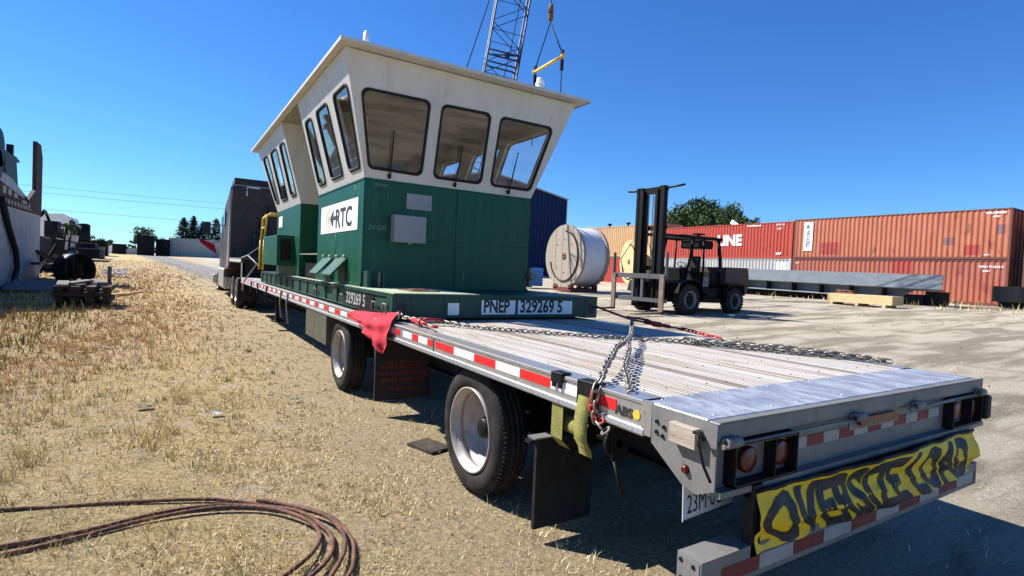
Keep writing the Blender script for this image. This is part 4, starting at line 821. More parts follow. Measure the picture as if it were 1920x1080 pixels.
o.add(V, [(i * 7 + j, (i + 1) * 7 + j, (i + 1) * 7 + j + 1, i * 7 + j + 1) for i in range(8) for j in range(6)], True); ob_ = o.build('warning_flag', M_flag, fixn=False); tag(ob_, 'small red warning flag hanging from the tractor mirror', 'flag')
# gooseneck trim, ladder bars and tie webbing at the trailer front
mb = MB(); mb.bb(-.01, .05, 16.72, 20.6, 1.50, 1.64); mb.bb(-.01, 2.6, 16.72, 16.76, 1.50, 1.63); mb.bb(-.01, .08, 16.60, 16.72, D, 1.5); mb.build('gooseneck_rail', M_alu, TR)
mb = MB(); mb.bb(-.012, .0, 16.8, 20.5, 1.54, 1.58); mb.build('reflective_tape', M_white, TR)
mb = MB(); mb.tube([(.02, 16.9, 1.65), (.02, 15.4, 1.72), (.02, 13.0, 1.45)], .02, 6); mb.tube([(.0, 13.4, 1.50), (.0, 15.6, 1.05), (.0, 16.3, .85)], .02, 6)
mb.tube([(.05, 16.7, 1.64), (.05, 12.2, 2.02)], .012, 6); ob_ = mb.build('tie_straps', M_gal); tag(ob_, 'pale tie straps slanting down beside the side locker to the deck front', 'straps')
for i, (y, zz) in enumerate([(9.7, .55), (9.0, .50), (14.1, .75), (12.9, .8), (11.5, .66)]):
    q = MB(); q.tube([(-.02, y, D - .02), (-.03, y + .02, D - .25), (-.01, y - .06, zz)], [.018, .014, .022], 6); o = q.build('hanging_strap', M_gal if i < 2 else M_frame, TR)

# ------------------------------------------------------------------ CONTAINERS
def container(label, loc, L, H, m, doors=True, frame_m=None, pitch=.28, cat='container', rz=0, group='shipping containers'):
    """local: x 0..2.44, y 0..L, z 0..H; long side at x=0"""
    t_ = thing('shipping_container', loc, label, cat, rz, group); frame_m = frame_m or m
    def corr(x, d, y0, y1, z0, z1):
        q = MB(); pts = []; y = y0
        while y < y1 - .01:
            for a, dd in ((0, .0), (.26, .0), (.5, .036), (.76, .036)):
                yy = y + a * pitch
                if yy < y1: pts.append((x + d * dd, yy))
            y += pitch
        pts.append((x, y1)); V = [(a, b_, z) for z in (z0, z1) for a, b_ in pts]; n = len(pts); q.add(V, [(i, i + 1, n + i + 1, n + i) for i in range(n - 1)]); return q
    corr(.012, 1, .12, L - .12, .16, H - .06).build('side_panel', m, t_, fixn=False)
    corr(2.428, -1, .12, L - .12, .16, H - .06).build('side_panel', m, t_, fixn=False)
    q = MB()
    for x in (0, 2.32):
        for y in (0, L - .12): q.bb(x, x + .12, y, y + .12, .11, H - .11)
    for x in (0, 2.38): q.bb(x, x + .06, .12, L - .12, 0.02, .16); q.bb(x, x + .06, .12, L - .12, H - .07, H - .008)
    for y in (0, L - .08): q.bb(.12, 2.32, y, y + .08, .02, .14); q.bb(.12, 2.32, y, y + .08, H - .1, H - .008)
    q.build('frame', frame_m, t_)
    for x in (-.004, 2.44 - .17):
        for y in (-.004, L - .17):
            for z in (0, H - .115): MB().bb(x, x + .174, y, y + .174, z, z + .118, .01).build('corner_casting', frame_m, t_)
    q = MB(); y = .12; q.bb(.05, 2.39, .08, L - .08, H - .05, H - .03); q.build('roof', m, t_)
    q = MB()
    for x in (.10, 1.225):
        dr = MB().bb(x, x + 1.115, -.001 + .02, .06, .15, H - .12).build('door', m, t_)
        for xx in (x + .25, x + .8): MB().cyl((xx, .005, .12), (xx, .005, H - .1), .02, n=6).build('lock_rod', frame_m, dr)
    q = MB(); q.bb(.12, 2.32, L - .06, L - .03, .14, H - .1); q.build('end_panel', m, t_); return t_
XC = 37.35; G0 = .84; YB = 9.75
M_frd = mat('dark_brown_frame', (.16, .045, .03), .7, 0, (.11, .04, .03), 5, .5)
c1_ = container('faded brick red container, upper one of the nearest stack, with a white vertical strip', (XC, YB, G0 + 2.6), 12.4, 2.88, M_orng, frame_m=M_frd)
c2_ = container('brick red container at ground level behind the grey steel deck section', (XC, YB, G0), 12.4, 2.59, M_brick, frame_m=M_frd)
c3_ = container('bright red container lettered LINE, on top of the pale grey container', (XC, YB + 12.5, G0 + 2.6), 12.4, 2.78, M_redc)
c4_ = container('pale grey container under the bright red one behind the forklift', (XC, YB + 12.5, G0), 12.4, 2.59, M_whc)
c5_ = container('tan container stacked highest between the reels and the forklift mast', (XC, YB + 25.0, G0 + 2.7), 12.2, 3.15, M_tan)
c6_ = container('orange red container under the tan one, seen between the two reels', (XC, YB + 25.0, G0), 12.2, 2.59, M_redc)
c7_ = container('dark red container cut off by the right edge of the photo', (XC + .3, YB - 12.9, G0), 12.4, 2.59, M_frd)
c8_ = container('dark red container on top of the one at the right edge', (XC + .3, YB - 12.9, G0 + 2.6), 12.4, 2.88, M_frd)
def wtext(t_, s, y, z, size, fs=(1, 1), m=M_wht, bold=.0, base=None, up=(0, 0, 1), xd=(0, -1, 0), name='lettering'):
    b_ = t_.location; return text_mb(s, size, frame_mat((XC - .008 - b_.x, y - b_.y, z - b_.z), xd, up), .001, font_scale=fs, bold=bold).build(name, m, t_)
wtext(c3_, 'K', 31.6, 4.55, 1.15, (1.0, 1), bold=.05); wtext(c3_, 'LINE', 28.85, 4.52, 1.18, (.98, 1), bold=.055)
wtext(c4_, 'SHIPPING', 33.0, 2.6, .9, (.8, 1), bold=.03, m=mat('grey_lettering', (.30, .32, .34), .6))
wtext(c1_, 'TRIU 854208', 10.95, 6.02, .17, bold=.006); wtext(c1_, '45G1', 10.6, 5.82, .15, bold=.006)
wtext(c2_, 'TEXU 715342 0', 11.1, 2.98, .17, bold=.006); wtext(c2_, '22G1', 10.9, 2.75, .15, bold=.006); wtext(c1_, '45G1', 10.9, 3.68, .12, bold=.004); wtext(c2_, 'GLD', 21.9, 3.10, .14, bold=.004)
wtext(c3_, 'www.kline.com', 26.1, 5.97, .2, bold=.01); wtext(c3_, 'KLTU 120', 23.6, 5.97, .16, bold=.006); wtext(c3_, '22G1', 23.5, 5.66, .16, bold=.006); wtext(c3_, 'CAP', 23.5, 3.74, .22, bold=.02)
def patch(t_, y0, y1, z0, z1, m, name): b_ = t_.location; return MB().bb(XC - .006 - b_.x, XC + .0 - b_.x, y0 - b_.y, y1 - b_.y, z0 - b_.z, z1 - b_.z).build(name, m, t_)
st = patch(c1_, 20.75, 21.40, 4.02, 6.08, M_wht, 'white_strip')
wtext(c1_, 'TRITON', 20.95, 4.25, .34, (1.0, 1), m=mat('navy_lettering', (.05, .09, .2), .5), bold=.01, up=(0, 1, 0), xd=(0, 0, 1)).location.x = -.003
o = MB(); o.prism([(21.0, 5.62), (21.24, 5.62), (21.24, 5.8), (21.12, 5.92), (21.0, 5.8)], lambda u, v: (XC - .010 - c1_.location.x, u - c1_.location.y, v - c1_.location.z), lambda u, v: (XC - .007 - c1_.location.x, u - c1_.location.y, v - c1_.location.z)); o.build('emblem', M_greyp, c1_)
M_pat = mat('repainted_red_patch', (.36, .045, .035), .6, 0, (.30, .04, .03), 3, .5); M_pat2 = mat('brown_violet_patch', (.20, .09, .09), .6)
def patchc(t_, y0, y1, z0, z1, m):       # repainted area following the corrugation
    b_ = t_.location; q = MB(); pts = []; y = b_.y + .12
    while y < y1:
        for a, dd in ((0, .0), (.26, .0), (.5, .036), (.76, .036)):
            yy = y + a * .28
            if y0 <= yy <= y1: pts.append((XC + .012 + dd - .003, yy))
        y += .28
    V = [(a - b_.x, c - b_.y, z - b_.z) for z in (z0, z1) for a, c in pts]; n = len(pts); q.add(V, [(i, i + 1, n + i + 1, n + i) for i in range(n - 1)]); q.build('paint_patch', m, t_, fixn=False)
patchc(c1_, 18.9, 20.2, 3.75, 4.6, M_pat); patchc(c1_, 11.0, 11.9, 3.7, 4.3, M_pat); patchc(c1_, 12.3, 12.9, 4.3, 4.75, M_pat2); patchc(c2_, 14.4, 15.6, 2.4, 3.3, M_pat); patchc(c1_, 9.95, 10.5, 4.9, 5.4, M_pat2); patchc(c4_, 22.5, 23.5, 2.4, 3.2, M_wht)
# roof things on tan container
for i, y in enumerate((38.0, 40.2, 43.0)):
    mb = MB(); mb.cyl((XC + .6, y, 6.69), (XC + .6, y, 6.95), .12, n=10); mb.cyl((XC + .6, y, 6.95), (XC + .6, y, 7.08), .24, .24, n=12); ob_ = mb.build('roof_ventilator', M_blk); tag(ob_, ['round black ventilator on the tan container, nearest the mast', 'middle of the three black ventilators on the tan container', 'black ventilator on the tan container, farthest from the mast'][i], 'ventilator', 'ventilators on the tan container')
mb = MB(); mb.bb(XC - .12, XC - .02, 42.5, 47, 3.45, 3.55); mb.bb(XC - .1, XC - .02, 43.05, 43.2, .84, 3.5); ob_ = mb.build('steel_beam', M_rust); tag(ob_, 'rusty beam fixed between the tan and orange containers', 'beam')
mb = MB(); mb.obox((XC + .8, 27.8, 6.33), (.1, .9, .35), rx=.6); ob_ = mb.build('board_scrap', M_wht); tag(ob_, 'white scrap leaning on the roof of the LINE container', 'scrap')

# blue building and bright blue crate
BB = thing('blue_building', (33, 70, 1.2), 'deep blue metal shed with pale roof edge behind the wheelhouse', 'building'); w0 = BB.location
mb = MB(); pg = [(21, 0), (45, 0), (45, 10.55), (33, 12.75), (21, 10.55)]
n = len(pg); mb.prism(pg, lambda u, v: (u, 60.0, v + 1.2), lambda u, v: (u, 85.0, v + 1.2))
for x in np.arange(21.5, 45, .6): mb.bb(x, x + .06, 59.96, 60.0, 1.2, 1.2 + 10.4 + (12 - abs(x - 33)) * .183)
mb.build('wall', M_blue, BB, world=w0)
mb = MB(); 
for s in (1, -1): mb.prism([(0, 12.80), (12.25 * s, 10.55), (12.25 * s, 10.72), (0, 12.98)], lambda u, v: (33 + u, 59.8, v + 1.2), lambda u, v: (33 + u, 85.2, v + 1.2))
mb.build('roof', M_whc, BB, world=w0)
mb = MB(); mb.bb(45.0, 45.1, 59.9, 60.05, 1.2, 11.8); mb.build('downpipe', M_whc, BB, world=w0)
o = MB().bb(19.6, 20.8, 30.6, 31.8, .6, 1.9, .04); 
for k in range(5): o.bb(19.57, 20.83, 30.57, 31.83, .8 + k * .22, .84 + k * .22)
ob_ = o.build('plastic_crate', M_blueb); tag(ob_, 'bright blue ribbed plastic tank between the wheelhouse and the reel', 'crate')

# ------------------------------------------------------------------ CABLE REELS
def reel(loc, r, wd, label, wrap_m, rdrum, ax=(1, 0, 0), stand=True, ring=True, wrap=True):
    t_ = thing('cable_reel', loc, label, 'cable reel'); c = Vector((0, 0, r + (.28 if stand else 0))); ax = Vector(ax).normalized(); sd = ax.cross(Vector((0, 0, 1)))
    for k, off in enumerate((0, wd - .14)):
        q = MB(); nb = 11
        for i in range(nb):      # boards clipped to the disc
            a = -r + 2 * r * i / nb; b_ = -r + 2 * r * (i + 1) / nb - .012; pts = []
            n_ = 6
            for j in range(n_ + 1): u = a + (b_ - a) * j / n_; pts.append((u, math.sqrt(max(0, r * r - u * u))))
            for j in range(n_, -1, -1): u = a + (b_ - a) * j / n_; pts.append((u, -math.sqrt(max(0, r * r - u * u))))
            dd = random.uniform(-.008, .008)
            pts = [p for j, p in enumerate(pts) if j == 0 or (Vector(p) - Vector(pts[j - 1])).length > 1e-4]
            q.prism(pts, lambda u, v: c + ax * (off + dd) + sd * u + Vector((0, 0, v)), lambda u, v: c + ax * (off + .07) + sd * u + Vector((0, 0, v)))
        q.lathe([(.07, r * .985), (.07, r), (.14, r), (.14, .02)], c + ax * off, ax, 64, smooth=False)
        q.lathe([(0, r * .99), (.0, r * 1.0), (.14, r * 1.0)], c + ax * off, ax, 64)
        fl = q.build('flange', M_wood if wrap else M_woodf, t_)
        if k == 0:
            q = MB(); q.lathe([(-.01, .22), (-.03, .22), (-.03, .06), (.0, .05)], c, ax, 20)
            for j in range(8): a = 2 * PI * j / 8; p = c + sd * math.cos(a) * r * .52 + Vector((0, 0, math.sin(a) * r * .52)); q.cyl(p - ax * .03, p, .035, n=8)
            q.build('hub_plate', M_rust, fl)
            if ring:
                q = MB(); q.tube([c - ax * .03 + sd * math.cos(a) * r * .72 + Vector((0, 0, math.sin(a) * r * .80)) for a in np.linspace(-2.9, 1.5, 40)], .045, 6); q.build('steel_ring', M_blk, fl)
    rr = r * .93 if wrap else rdrum; prof = []; n_ = 15
    for i in range(n_): u = .14 + (wd - .28) * i / n_; du = (wd - .28) / n_; prof += [(u, rr - .02), (u + du * .2, rr), (u + du * .8, rr), (u + du * .98, rr - .02)]
    q = MB(); q.lathe(prof, c, ax, 64); q.build('wound_cable', wrap_m, t_)
    if stand:
        q = MB()
        for u in (.05, wd - .1):
            q.obox(c + ax * u + Vector((0, 0, -r - .12)), (.2, 1.9, .24)); 
            for s in (-1, 1): q.obox(c + ax * u + sd * s * .8 + Vector((0, 0, -r + .05)), (.2, .35, .3))
        q.obox(c + ax * (wd / 2) + sd * .9 + Vector((0, 0, -r - .14)), (wd, .15, .18)); q.obox(c + ax * (wd / 2) - sd * .9 + Vector((0, 0, -r - .14)), (wd, .15, .18)); q.build('cradle', mat('dull_red_cradle', (.16, .03, .02), .8, 0, (.09, .03, .02), 5, .5), t_)
    return t_
reel((19.75, 26.9, .42), 2.02, 2.1, 'huge wooden cable reel wound with white wrapped cable, on a red cradle', M_wrap, 1.4)
reel((29.6, 31.2, 1.0), 1.75, 1.2, 'tan wooden cable reel with dark ring, behind the forklift mast', M_wood, .8, stand=False, wrap=False, ax=(1, -.35, 0))

# ------------------------------------------------------------------ FORKLIFT (faces -X)
FK = thing('forklift', (15.5, 13.5, .28), 'large black forklift with raised mast and empty carriage, in front of the containers', 'forklift'); G = .0
def fw(x, yo, d, r, wd):
    q = MB(); prof = [(.03, r * .58), (0, r * .62), (0, r * .86), (.05, r * .96)]
    for i in range(5): u = .06 + (wd - .12) * i / 5; prof += [(u, r), (u + .04, r), (u + .05, r - .03), (u + .06, r - .03)]
    prof += [(wd - .05, r * .96), (wd, r * .86), (wd, r * .6)]
    q.lathe(prof, (x, yo, r), (0, d, 0), 44)
    for k in range(26): a = 2 * PI * k / 26; q.obox((x + math.cos(a) * r * .985, yo + d * wd * .5, r + math.sin(a) * r * .985), (.06, wd * .82, .07), ry=-a)
    o = q.build('wheel', M_tire, FK)
    q = MB(); q.lathe([(.03, r * .59), (.0, r * .60), (.0, r * .52), (.10, r * .48), (.16, r * .34), (.08, r * .30), (.05, .0)], (x, yo, r), (0, d, 0), 30); q.build('rim', M_greyp, o)
    q = MB(); q.lathe([(.10, r * .47), (.158, r * .33), (.078, r * .29), (.045, .0)], (x, yo - d * .002, r), (0, d, 0), 30); q.build('hub', M_blk, o)
fw(-1.0, -1.28, 1, .56, .42); fw(-1.0, 1.28, -1, .56, .42); fw(1.72, -1.22, 1, .52, .36); fw(1.72, 1.22, -1, .52, .36)
mb = MB()   # body
mb.prism([(-1.6, .45), (-1.7, 1.15), (-.95, 1.30), (-.3, 1.25), (-.2, 1.0), (.1, .60), (1.0, .55), (1.1, 1.15), (2.4, 1.15), (2.55, .8), (2.5, .5), (2.2, .42)], lambda u, v: (u, -.82, v), lambda u, v: (u, .82, v))
mb.build('chassis', M_fork, FK)
mb = MB(); mb.prism([(.55, 1.15), (.60, 1.62), (2.45, 1.66), (2.55, 1.15)], lambda u, v: (u, -.78, v), lambda u, v: (u, .78, v)); mb.build('engine_hood', M_fork, FK)
mb = MB(); mb.prism([(1.25, 1.16), (1.25, 1.85), (2.62, 1.87), (2.72, 1.5), (2.70, .95), (2.5, .75), (2.45, 1.16)], lambda u, v: (u, -1.05, v), lambda u, v: (u, 1.05, v)); mb.build('counterweight', mat('brown_black_casting', (.045, .026, .02), .6, 0, (.07, .04, .03), 4, .5), FK)
for s in (-1, 1):
    mb = MB(); pts = [(-1.72, .80), (-1.62, 1.16), (-1.25, 1.30), (-.75, 1.30), (-.42, 1.14), (-.28, .62)]
    mb.prism([*pts, *[(u * .985 - .005, v - .035) for u, v in reversed(pts)]], lambda u, v: (u, s * 1.30, v), lambda u, v: (u, s * .82, v)); mb.build('fender', M_fork, FK); mb = MB()
    pts = [(1.12, .5), (1.20, 1.12), (1.3, 1.22), (2.35, 1.20)]
    mb.prism([*pts, *[(u + .02, v - .035) for u, v in reversed(pts)]], lambda u, v: (u, s * 1.22, v), lambda u, v: (u, s * .8, v)); mb.build('fender', M_fork, FK)
mb = MB(); mb.bb(-.15, .9, -1.12, -.82, .50, .60); mb.bb(.1, .55, -1.1, -.82, .72, .78); mb.bb(-.2, 1.0, -.95, -.83, .60, 1.0); mb.build('step', M_fork, FK)
mb = MB(); mb.bb(.20, .52, -.835, -.822, 1.05, 1.45); mb.build('data_plate', M_greyp, FK)
mb = MB()   # overhead guard
for s in (-1, 1):
    mb.tube([(-.75, s * .72, 1.25), (-.45, s * .70, 2.2), (-.30, s * .68, 2.92)], .055, 6); mb.tube([(1.35, s * .72, 1.3), (1.30, s * .70, 2.2), (1.15, s * .68, 2.94)], .075, 6); mb.tube([(.30, s * .72, 1.6), (.30, s * .68, 2.92)], .045, 6)
    mb.bb(-.95, 1.35, s * .68 - .05, s * .68 + .05, 2.88, 3.0)
for x in np.arange(-.9, 1.4, .22): mb.bb(x, x + .06, -.68, .68, 2.94, 3.0)
mb.bb(-1.9, -.6, -.45, .45, 2.92, 3.0)
mb.build('overhead_guard', M_fork, FK)
mb = MB(); mb.bb(.3, 1.15, -.5, .5, 2.55, 2.88, .06); mb.cyl((.8, 0, 3.0), (.8, 0, 3.14), .05, n=10); mb.bb(.55, 1.05, -.12, .12, 3.12, 3.18, .02); mb.build('roof_heater', M_fork, FK)
mb = MB(); mb.bb(.15, .70, -.28, .28, 1.60, 1.76, .04); mb.bb(.60, .74, -.26, .26, 1.75, 2.25, .04); mb.build('seat', M_rubber, FK)
mb = MB(); mb.cyl((-.35, 0, 1.25), (-.12, 0, 1.85), .03, n=8); mb.tube([(-.12 + .12 * math.cos(a), .2 * math.sin(a), 1.88 - .10 * math.cos(a)) for a in np.linspace(0, 2 * PI, 20, endpoint=False)], .016, 6, closed=True); mb.build('steering_wheel', M_rubber, FK)
mb = MB(); mb.bb(-.85, -.5, -.6, .6, 1.25, 1.75, .03); mb.build('dashboard', M_fork, FK)
MX = -1.95
mb = MB()
for s in (-1, 1):
    for (dy, dx) in ((.64, 0), (.50, .02), (.37, -.04)): mb.bb(MX + dx - .10, MX + dx + .10, s * dy - .06, s * dy + .06, .20, 4.72 if dy > .45 else 4.62)
for z in (4.55, 3.1, 1.6): mb.bb(MX + .06, MX + .13, -.70, .70, z, z + .17)
mb.bb(MX - .05, MX + .05, -.5, .5, 4.45, 4.62)
mast = mb.build('mast', M_fork, FK)
mb = MB()
for s in (-1, 1): mb.cyl((MX + .0, s * .22, .5), (MX + .0, s * .22, 4.45), .055, n=12); mb.tube([(MX - .02, s * .10, .8), (MX - .02, s * .10, 4.4)], .02, 6)
mb.build('lift_cylinder', M_blk, mast)
for s in (-1, 1): MB().tube([(MX, s * .68, 4.62), (MX, s * (1.55 if s < 0 else 1.25), 4.66)], .04, 8).build('mast_lamp_arm', M_blk, mast)
CXx = MX - .30
mb = MB(); mb.bb(CXx - .06, CXx + .06, -1.22, 1.55, 1.28, 1.46); mb.bb(CXx - .06, CXx + .06, -1.22, 1.55, .42, .56); mb.bb(CXx - .04, CXx + .04, -.10, .02, .42, 1.3); mb.bb(CXx - .04, CXx + .04, .38, .50, .42, 1.3)
for y in (-1.22, 1.50): mb.bb(CXx - .05, CXx + .05, y, y + .06, 1.46, 2.25)
mb.build('carriage', mat('carriage_slate', (.06, .068, .075), .5, 0, (.09, .08, .07), 6, .5), FK)
for y in (-1.20, 1.30):
    mb = MB(); mb.bb(CXx - .14, CXx - .07, y, y + .20, .02, 1.42); mb.prism([(CXx - .07, .02), (CXx - .07, .11), (CXx - 1.5, .05), (CXx - 1.5, .02)], lambda u, v: (u, y, v), lambda u, v: (u, y + .20, v)); mb.build('fork', M_forkr, FK)
mb = MB(); mb.tube([(CXx, 1.0, 1.5), (CXx + .1, 1.3, 2.0), (CXx + .3, .9, 2.7), (CXx + .4, .8, 2.0)], .02, 6); mb.build('hydraulic_hose', M_rubber, FK)

# ------------------------------------------------------------------ grey steel deck section, lumber crate
SB = thing('steel_deck_section', (32, 18, .7), 'long slate grey steel deck section with a slanted nose, lying before the containers', 'steel section'); w0 = SB.location
mb = MB(); ya, yb2 = 11.0, 31.0
V = [(32.0, yb2, 1.86), (32.0, ya - .15, 1.62), (33.4, ya + .3, 2.42), (33.4, yb2, 2.58)]
mb.add(V + [(v[0] + .05, v[1], v[2] - .06) for v in V], [(0, 1, 2, 3), (7, 6, 5, 4), (0, 4, 5, 1), (1, 5, 6, 2), (3, 2, 6, 7)]); mb.build('upper_plate', M_beam, SB, world=w0)
mb = MB(); mb.prism([(yb2, 1.86), (ya - .15, 1.60), (ya - .05, 1.52), (ya + 1.3, 1.50), (ya + 2.0, 1.06), (yb2, 1.32)], lambda u, v: (32.5, u, v), lambda u, v: (32.56, u, v)); mb.build('web_plate', M_beam, SB, world=w0)
mb = MB(); mb.add([(31.9, yb2, 1.32), (31.9, ya + 2.1, 1.06), (32.5, ya + 2.1, 1.10), (32.5, yb2, 1.36), (31.9, yb2, 1.28), (31.9, ya + 2.1, 1.02), (32.5, ya + 2.1, 1.04), (32.5, yb2, 1.30)], [(0, 1, 2, 3), (7, 6, 5, 4), (0, 4, 5, 1), (1, 5, 6, 2)]); mb.build('lower_flange', M_beaml, SB, world=w0)
for y in np.arange(ya + 2.6, yb2, 1.75):
    k = (y - ya) / (yb2 - ya); zt_ = lerp(1.60, 1.84, k); MB().bb(31.95, 32.5, y, y + .05, lerp(1.06, 1.32, k), zt_).build('stiffener', M_frame, SB, world=w0)
mb = MB(); mb.bb(32.7, 34.0, ya + .9, yb2, .66, 1.3); mb.bb(32.9, 34.0, ya + .2, ya + .9, .66, 1.5); mb.build('base_box', M_dkc, SB, world=w0)
CR = thing('lumber_crate', (28.3, 12.8, .62), 'long crate of fresh yellow lumber with rusty clamps on top', 'crate', rz=R(-4)); 
mb = MB()
for k in range(3): mb.bb(-.5, .5, -1.6, 1.6, .14 + k * .15, .14 + k * .15 + .143)
for y in (-1.3, 0, 1.3): mb.bb(-.5, .5, y, y + .14, 0, .14)
mb.build('boards', M_woodf, CR)
mb = MB(); mb.bb(-.46, -.2, .3, 1.25, .58, .66); mb.bb(-.4, -.3, .45, .55, .66, .78); mb.bb(-.4, -.3, .95, 1.05, .66, .78); mb.tube([(-.35, .3, .72), (-.35, 1.2, .74)], .04, 6); ob_ = mb; o = ob_.build('rusty_clamp', M_rust); o.location = CR.location; o.rotation_euler = CR.rotation_euler; tag(o, 'rusty steel clamps lying on the lumber crate', 'clamp')
o = MB().bb(35.2, 36.6, 5.2, 9.75, 1.12, 1.95, .02); o.bb(35.35, 35.5, 5.5, 9.5, .84, 1.12); o.bb(36.3, 36.45, 5.5, 9.5, .84, 1.12); ob_ = o.build('steel_box', M_dkc); tag(ob_, 'dark steel box on skids at the right edge, before the containers', 'box')

# ------------------------------------------------------------------ CRANE, cable, spreader bar
CN = thing('lattice_crane', (13.4, 30, .4), 'lattice boom crane with dark blue boom rising behind the wheelhouse roof', 'crane'); w0 = CN.location
b0 = Vector((14.30, 30.0, 2.2)); b1 = Vector((19.15, 30.3, 33)); e = (b1 - b0); L_ = e.length; e.normalize()
sx = Vector((.93, -.37, 0)); sx = (sx - e * sx.dot(e)).normalized(); sy = e.cross(sx)
hwid = lambda s: 1.05 * min(1, .25 + s / 4.5)
mb = MB(); n_ = 22; cor = [(-1, -1), (1, -1), (1, 1), (-1, 1)]
def bp3(s, c): return b0 + e * s + sx * c[0] * hwid(s) + sy * c[1] * hwid(s) * .8
for c in cor: mb.tube([bp3(s, c) for s in (0, 2.2, 4.5, L_)], .06, 6)
ds = 1.45; s = .3; k = 0; ls = MB()
while s < L_ - ds:
    for i in range(4):
        a, b_ = cor[i], cor[(i + 1) % 4]
        if k % 2: a, b_ = b_, a
        ls.cyl(bp3(s, a), bp3(s + ds, b_), .028, n=5, cap=False)
        ls.cyl(bp3(s, cor[i]), bp3(s, cor[(i + 1) % 4]), .024, n=5, cap=False) if k % 2 == 0 else None
    s += ds; k += 1
bo = mb.build('boom', M_crane, CN, world=w0); ls.build('lacing', M_crane, bo, world=w0)
q = MB(); s = 13.1
for ss in (s, s + .35):
    for i in range(4): q.cyl(bp3(ss, cor[i]), bp3(ss, cor[(i + 1) % 4]), .055, n=6)
q.cyl(bp3(s, cor[0]), bp3(s + .35, cor[1]), .04, n=6); q.obox(bp3(s + .2, (.2, -1)), (.3, .1, .3)); q.build('section_joint', M_crane, bo, world=w0)
mb = MB(); mb.tube([(13.6, 29.7, 3.0), (16.9, 30, 16.0), (20.0, 30.4, 33)], .03, 5); mb.tube([(11.0, 32, 3), (15.6, 31.0, 19.0), (19, 30.8, 32.8)], .035, 5); mb.build('pendant_line', M_frame, CN, world=w0)
mb = MB(); mb.bb(10.6, 13.6, 29, 32, 1.7, 3.3, .08); mb.build('machinery_house', M_crane, CN, world=w0)
mb = MB(); mb.bb(13.6, 14.4, 29.2, 30.2, 1.7, 3.2, .08); mb.build('operator_cab', M_wind, CN, world=w0)
for y in (28.4, 31.9): mb = MB(); mb.bb(9.6, 14.6, y, y + .8, .25, 1.2, .3); mb.build('crawler_track', M_blk, CN, world=w0)
MB().bb(11, 13.5, 29.2, 31.9, .6, 1.7).build('carbody', M_blk, CN, world=w0)
SP = thing('spreader_bar', (15.5, 23.6, 13), 'yellow lifting spreader bar hanging on slings from the crane hook', 'spreader bar'); w0 = SP.location
aL = Vector((15.62, 25.0, 13.0)); aR = Vector((15.46, 22.25, 13.0)); ap = Vector((15.62, 23.7, 15.35))
mb = MB(); mb.cyl(aL, aR, .085, n=12); mb.cyl(aL - Vector((0, -.12, 0)), aL, .11, n=12); mb.cyl(aR, aR + Vector((0, -.12, 0)), .11, n=12); mb.build('bar', M_yelp, SP, world=w0)
for A_ in (aL, aR):
    mb = MB(); mb.cyl(ap, A_ + Vector((0, 0, .15)), .035, n=6); mb.bb(A_.x - .06, A_.x + .06, A_.y - .08, A_.y + .08, A_.z + .05, A_.z + .32); mb.build('sling', M_frame, SP, world=w0)
    mb = MB(); mb.cyl(A_ + Vector((0, 0, -.1)), A_ + Vector((0, 0, -4.2)), .03, n=6); mb.bb(A_.x - .09, A_.x + .09, A_.y - .08, A_.y + .08, A_.z - .75, A_.z - .15, .04); mb.build('dropper', M_frame, SP, world=w0)
mb = MB(); mb.bb(ap.x - .14, ap.x + .14, ap.y - .1, ap.y + .1, ap.z + .05, ap.z + .45, .05); mb.cyl(ap + Vector((0, 0, .5)), ap + Vector((0, 0, .95)), .16, .10, n=10); mb.tube([ap + Vector((0, 0, .95)), ap + Vector((.25, 0, 18))], .028, 5); mb.build('hook_block', M_rust, SP, world=w0)

# ------------------------------------------------------------------ TREES
def crown(mb, blobs, n, leaf, seed=1):
    r_ = np.random.default_rng(seed); tot = sum(b_[3] ** 2 for b_ in blobs); V = []; F = []
    for (cx, cy, cz, rad, sq) in blobs:
        m = int(n * rad ** 2 / tot); sub = r_.normal(size=(max(5, m // 45), 3)); sub /= np.linalg.norm(sub, axis=1)[:, None]; sub *= (r_.random((len(sub), 1)) ** .4) * rad * .95
        for k in range(m):
            p = sub[k % len(sub)] + r_.normal(size=3) * rad * .13; p[2] *= sq
            a = r_.normal(size=3); a /= np.linalg.norm(a); b_ = np.cross(a, r_.normal(size=3)); b_ /= np.linalg.norm(b_) + 1e-9; s = leaf * (.6 + .8 * r_.random()); c = np.array([cx, cy, cz]) + p
            o = len(V); V += [tuple(c - a * s), tuple(c + b_ * s * .5), tuple(c + a * s), tuple(c - b_ * s * .5)]; F.append((o, o + 1, o + 2, o + 3))
    mb.add(V, F)
def broad(loc, label, blobs, n, leaf, m, trunk_h, tr=.35, seed=1, cat='tree', group=None):
    t_ = thing('broadleaf_tree', loc, label, cat, group=group); q = MB(); crown(q, blobs, n, leaf, seed); q.build('crown', m, t_, fixn=False)
    q = MB(); q.tube([(0, 0, 0), (.1, .05, trunk_h * .5), (0, 0, trunk_h)], [tr, tr * .8, tr * .6], 8)
    for b_ in blobs: q.tube([(0, 0, trunk_h * .8), (b_[0] * .6, b_[1] * .6, trunk_h * .5 + b_[2] * .45), b_[:3]], [tr * .45, tr * .25, tr * .1], 5)
    q.build('trunk', M_bark, t_); return t_
broad((60, 50, .84), 'broad dark oak rising behind the bright red container', [(0, 2.4, 8.6, 3.1, .85), (0, -1.2, 8.8, 3.0, .9), (1, .5, 9.8, 2.6, .8), (0, 4.6, 7.6, 2.2, .8), (-1, -3.6, 7.9, 2.4, .9)], 15000, .20, M_leaf, 5.5, seed=3)
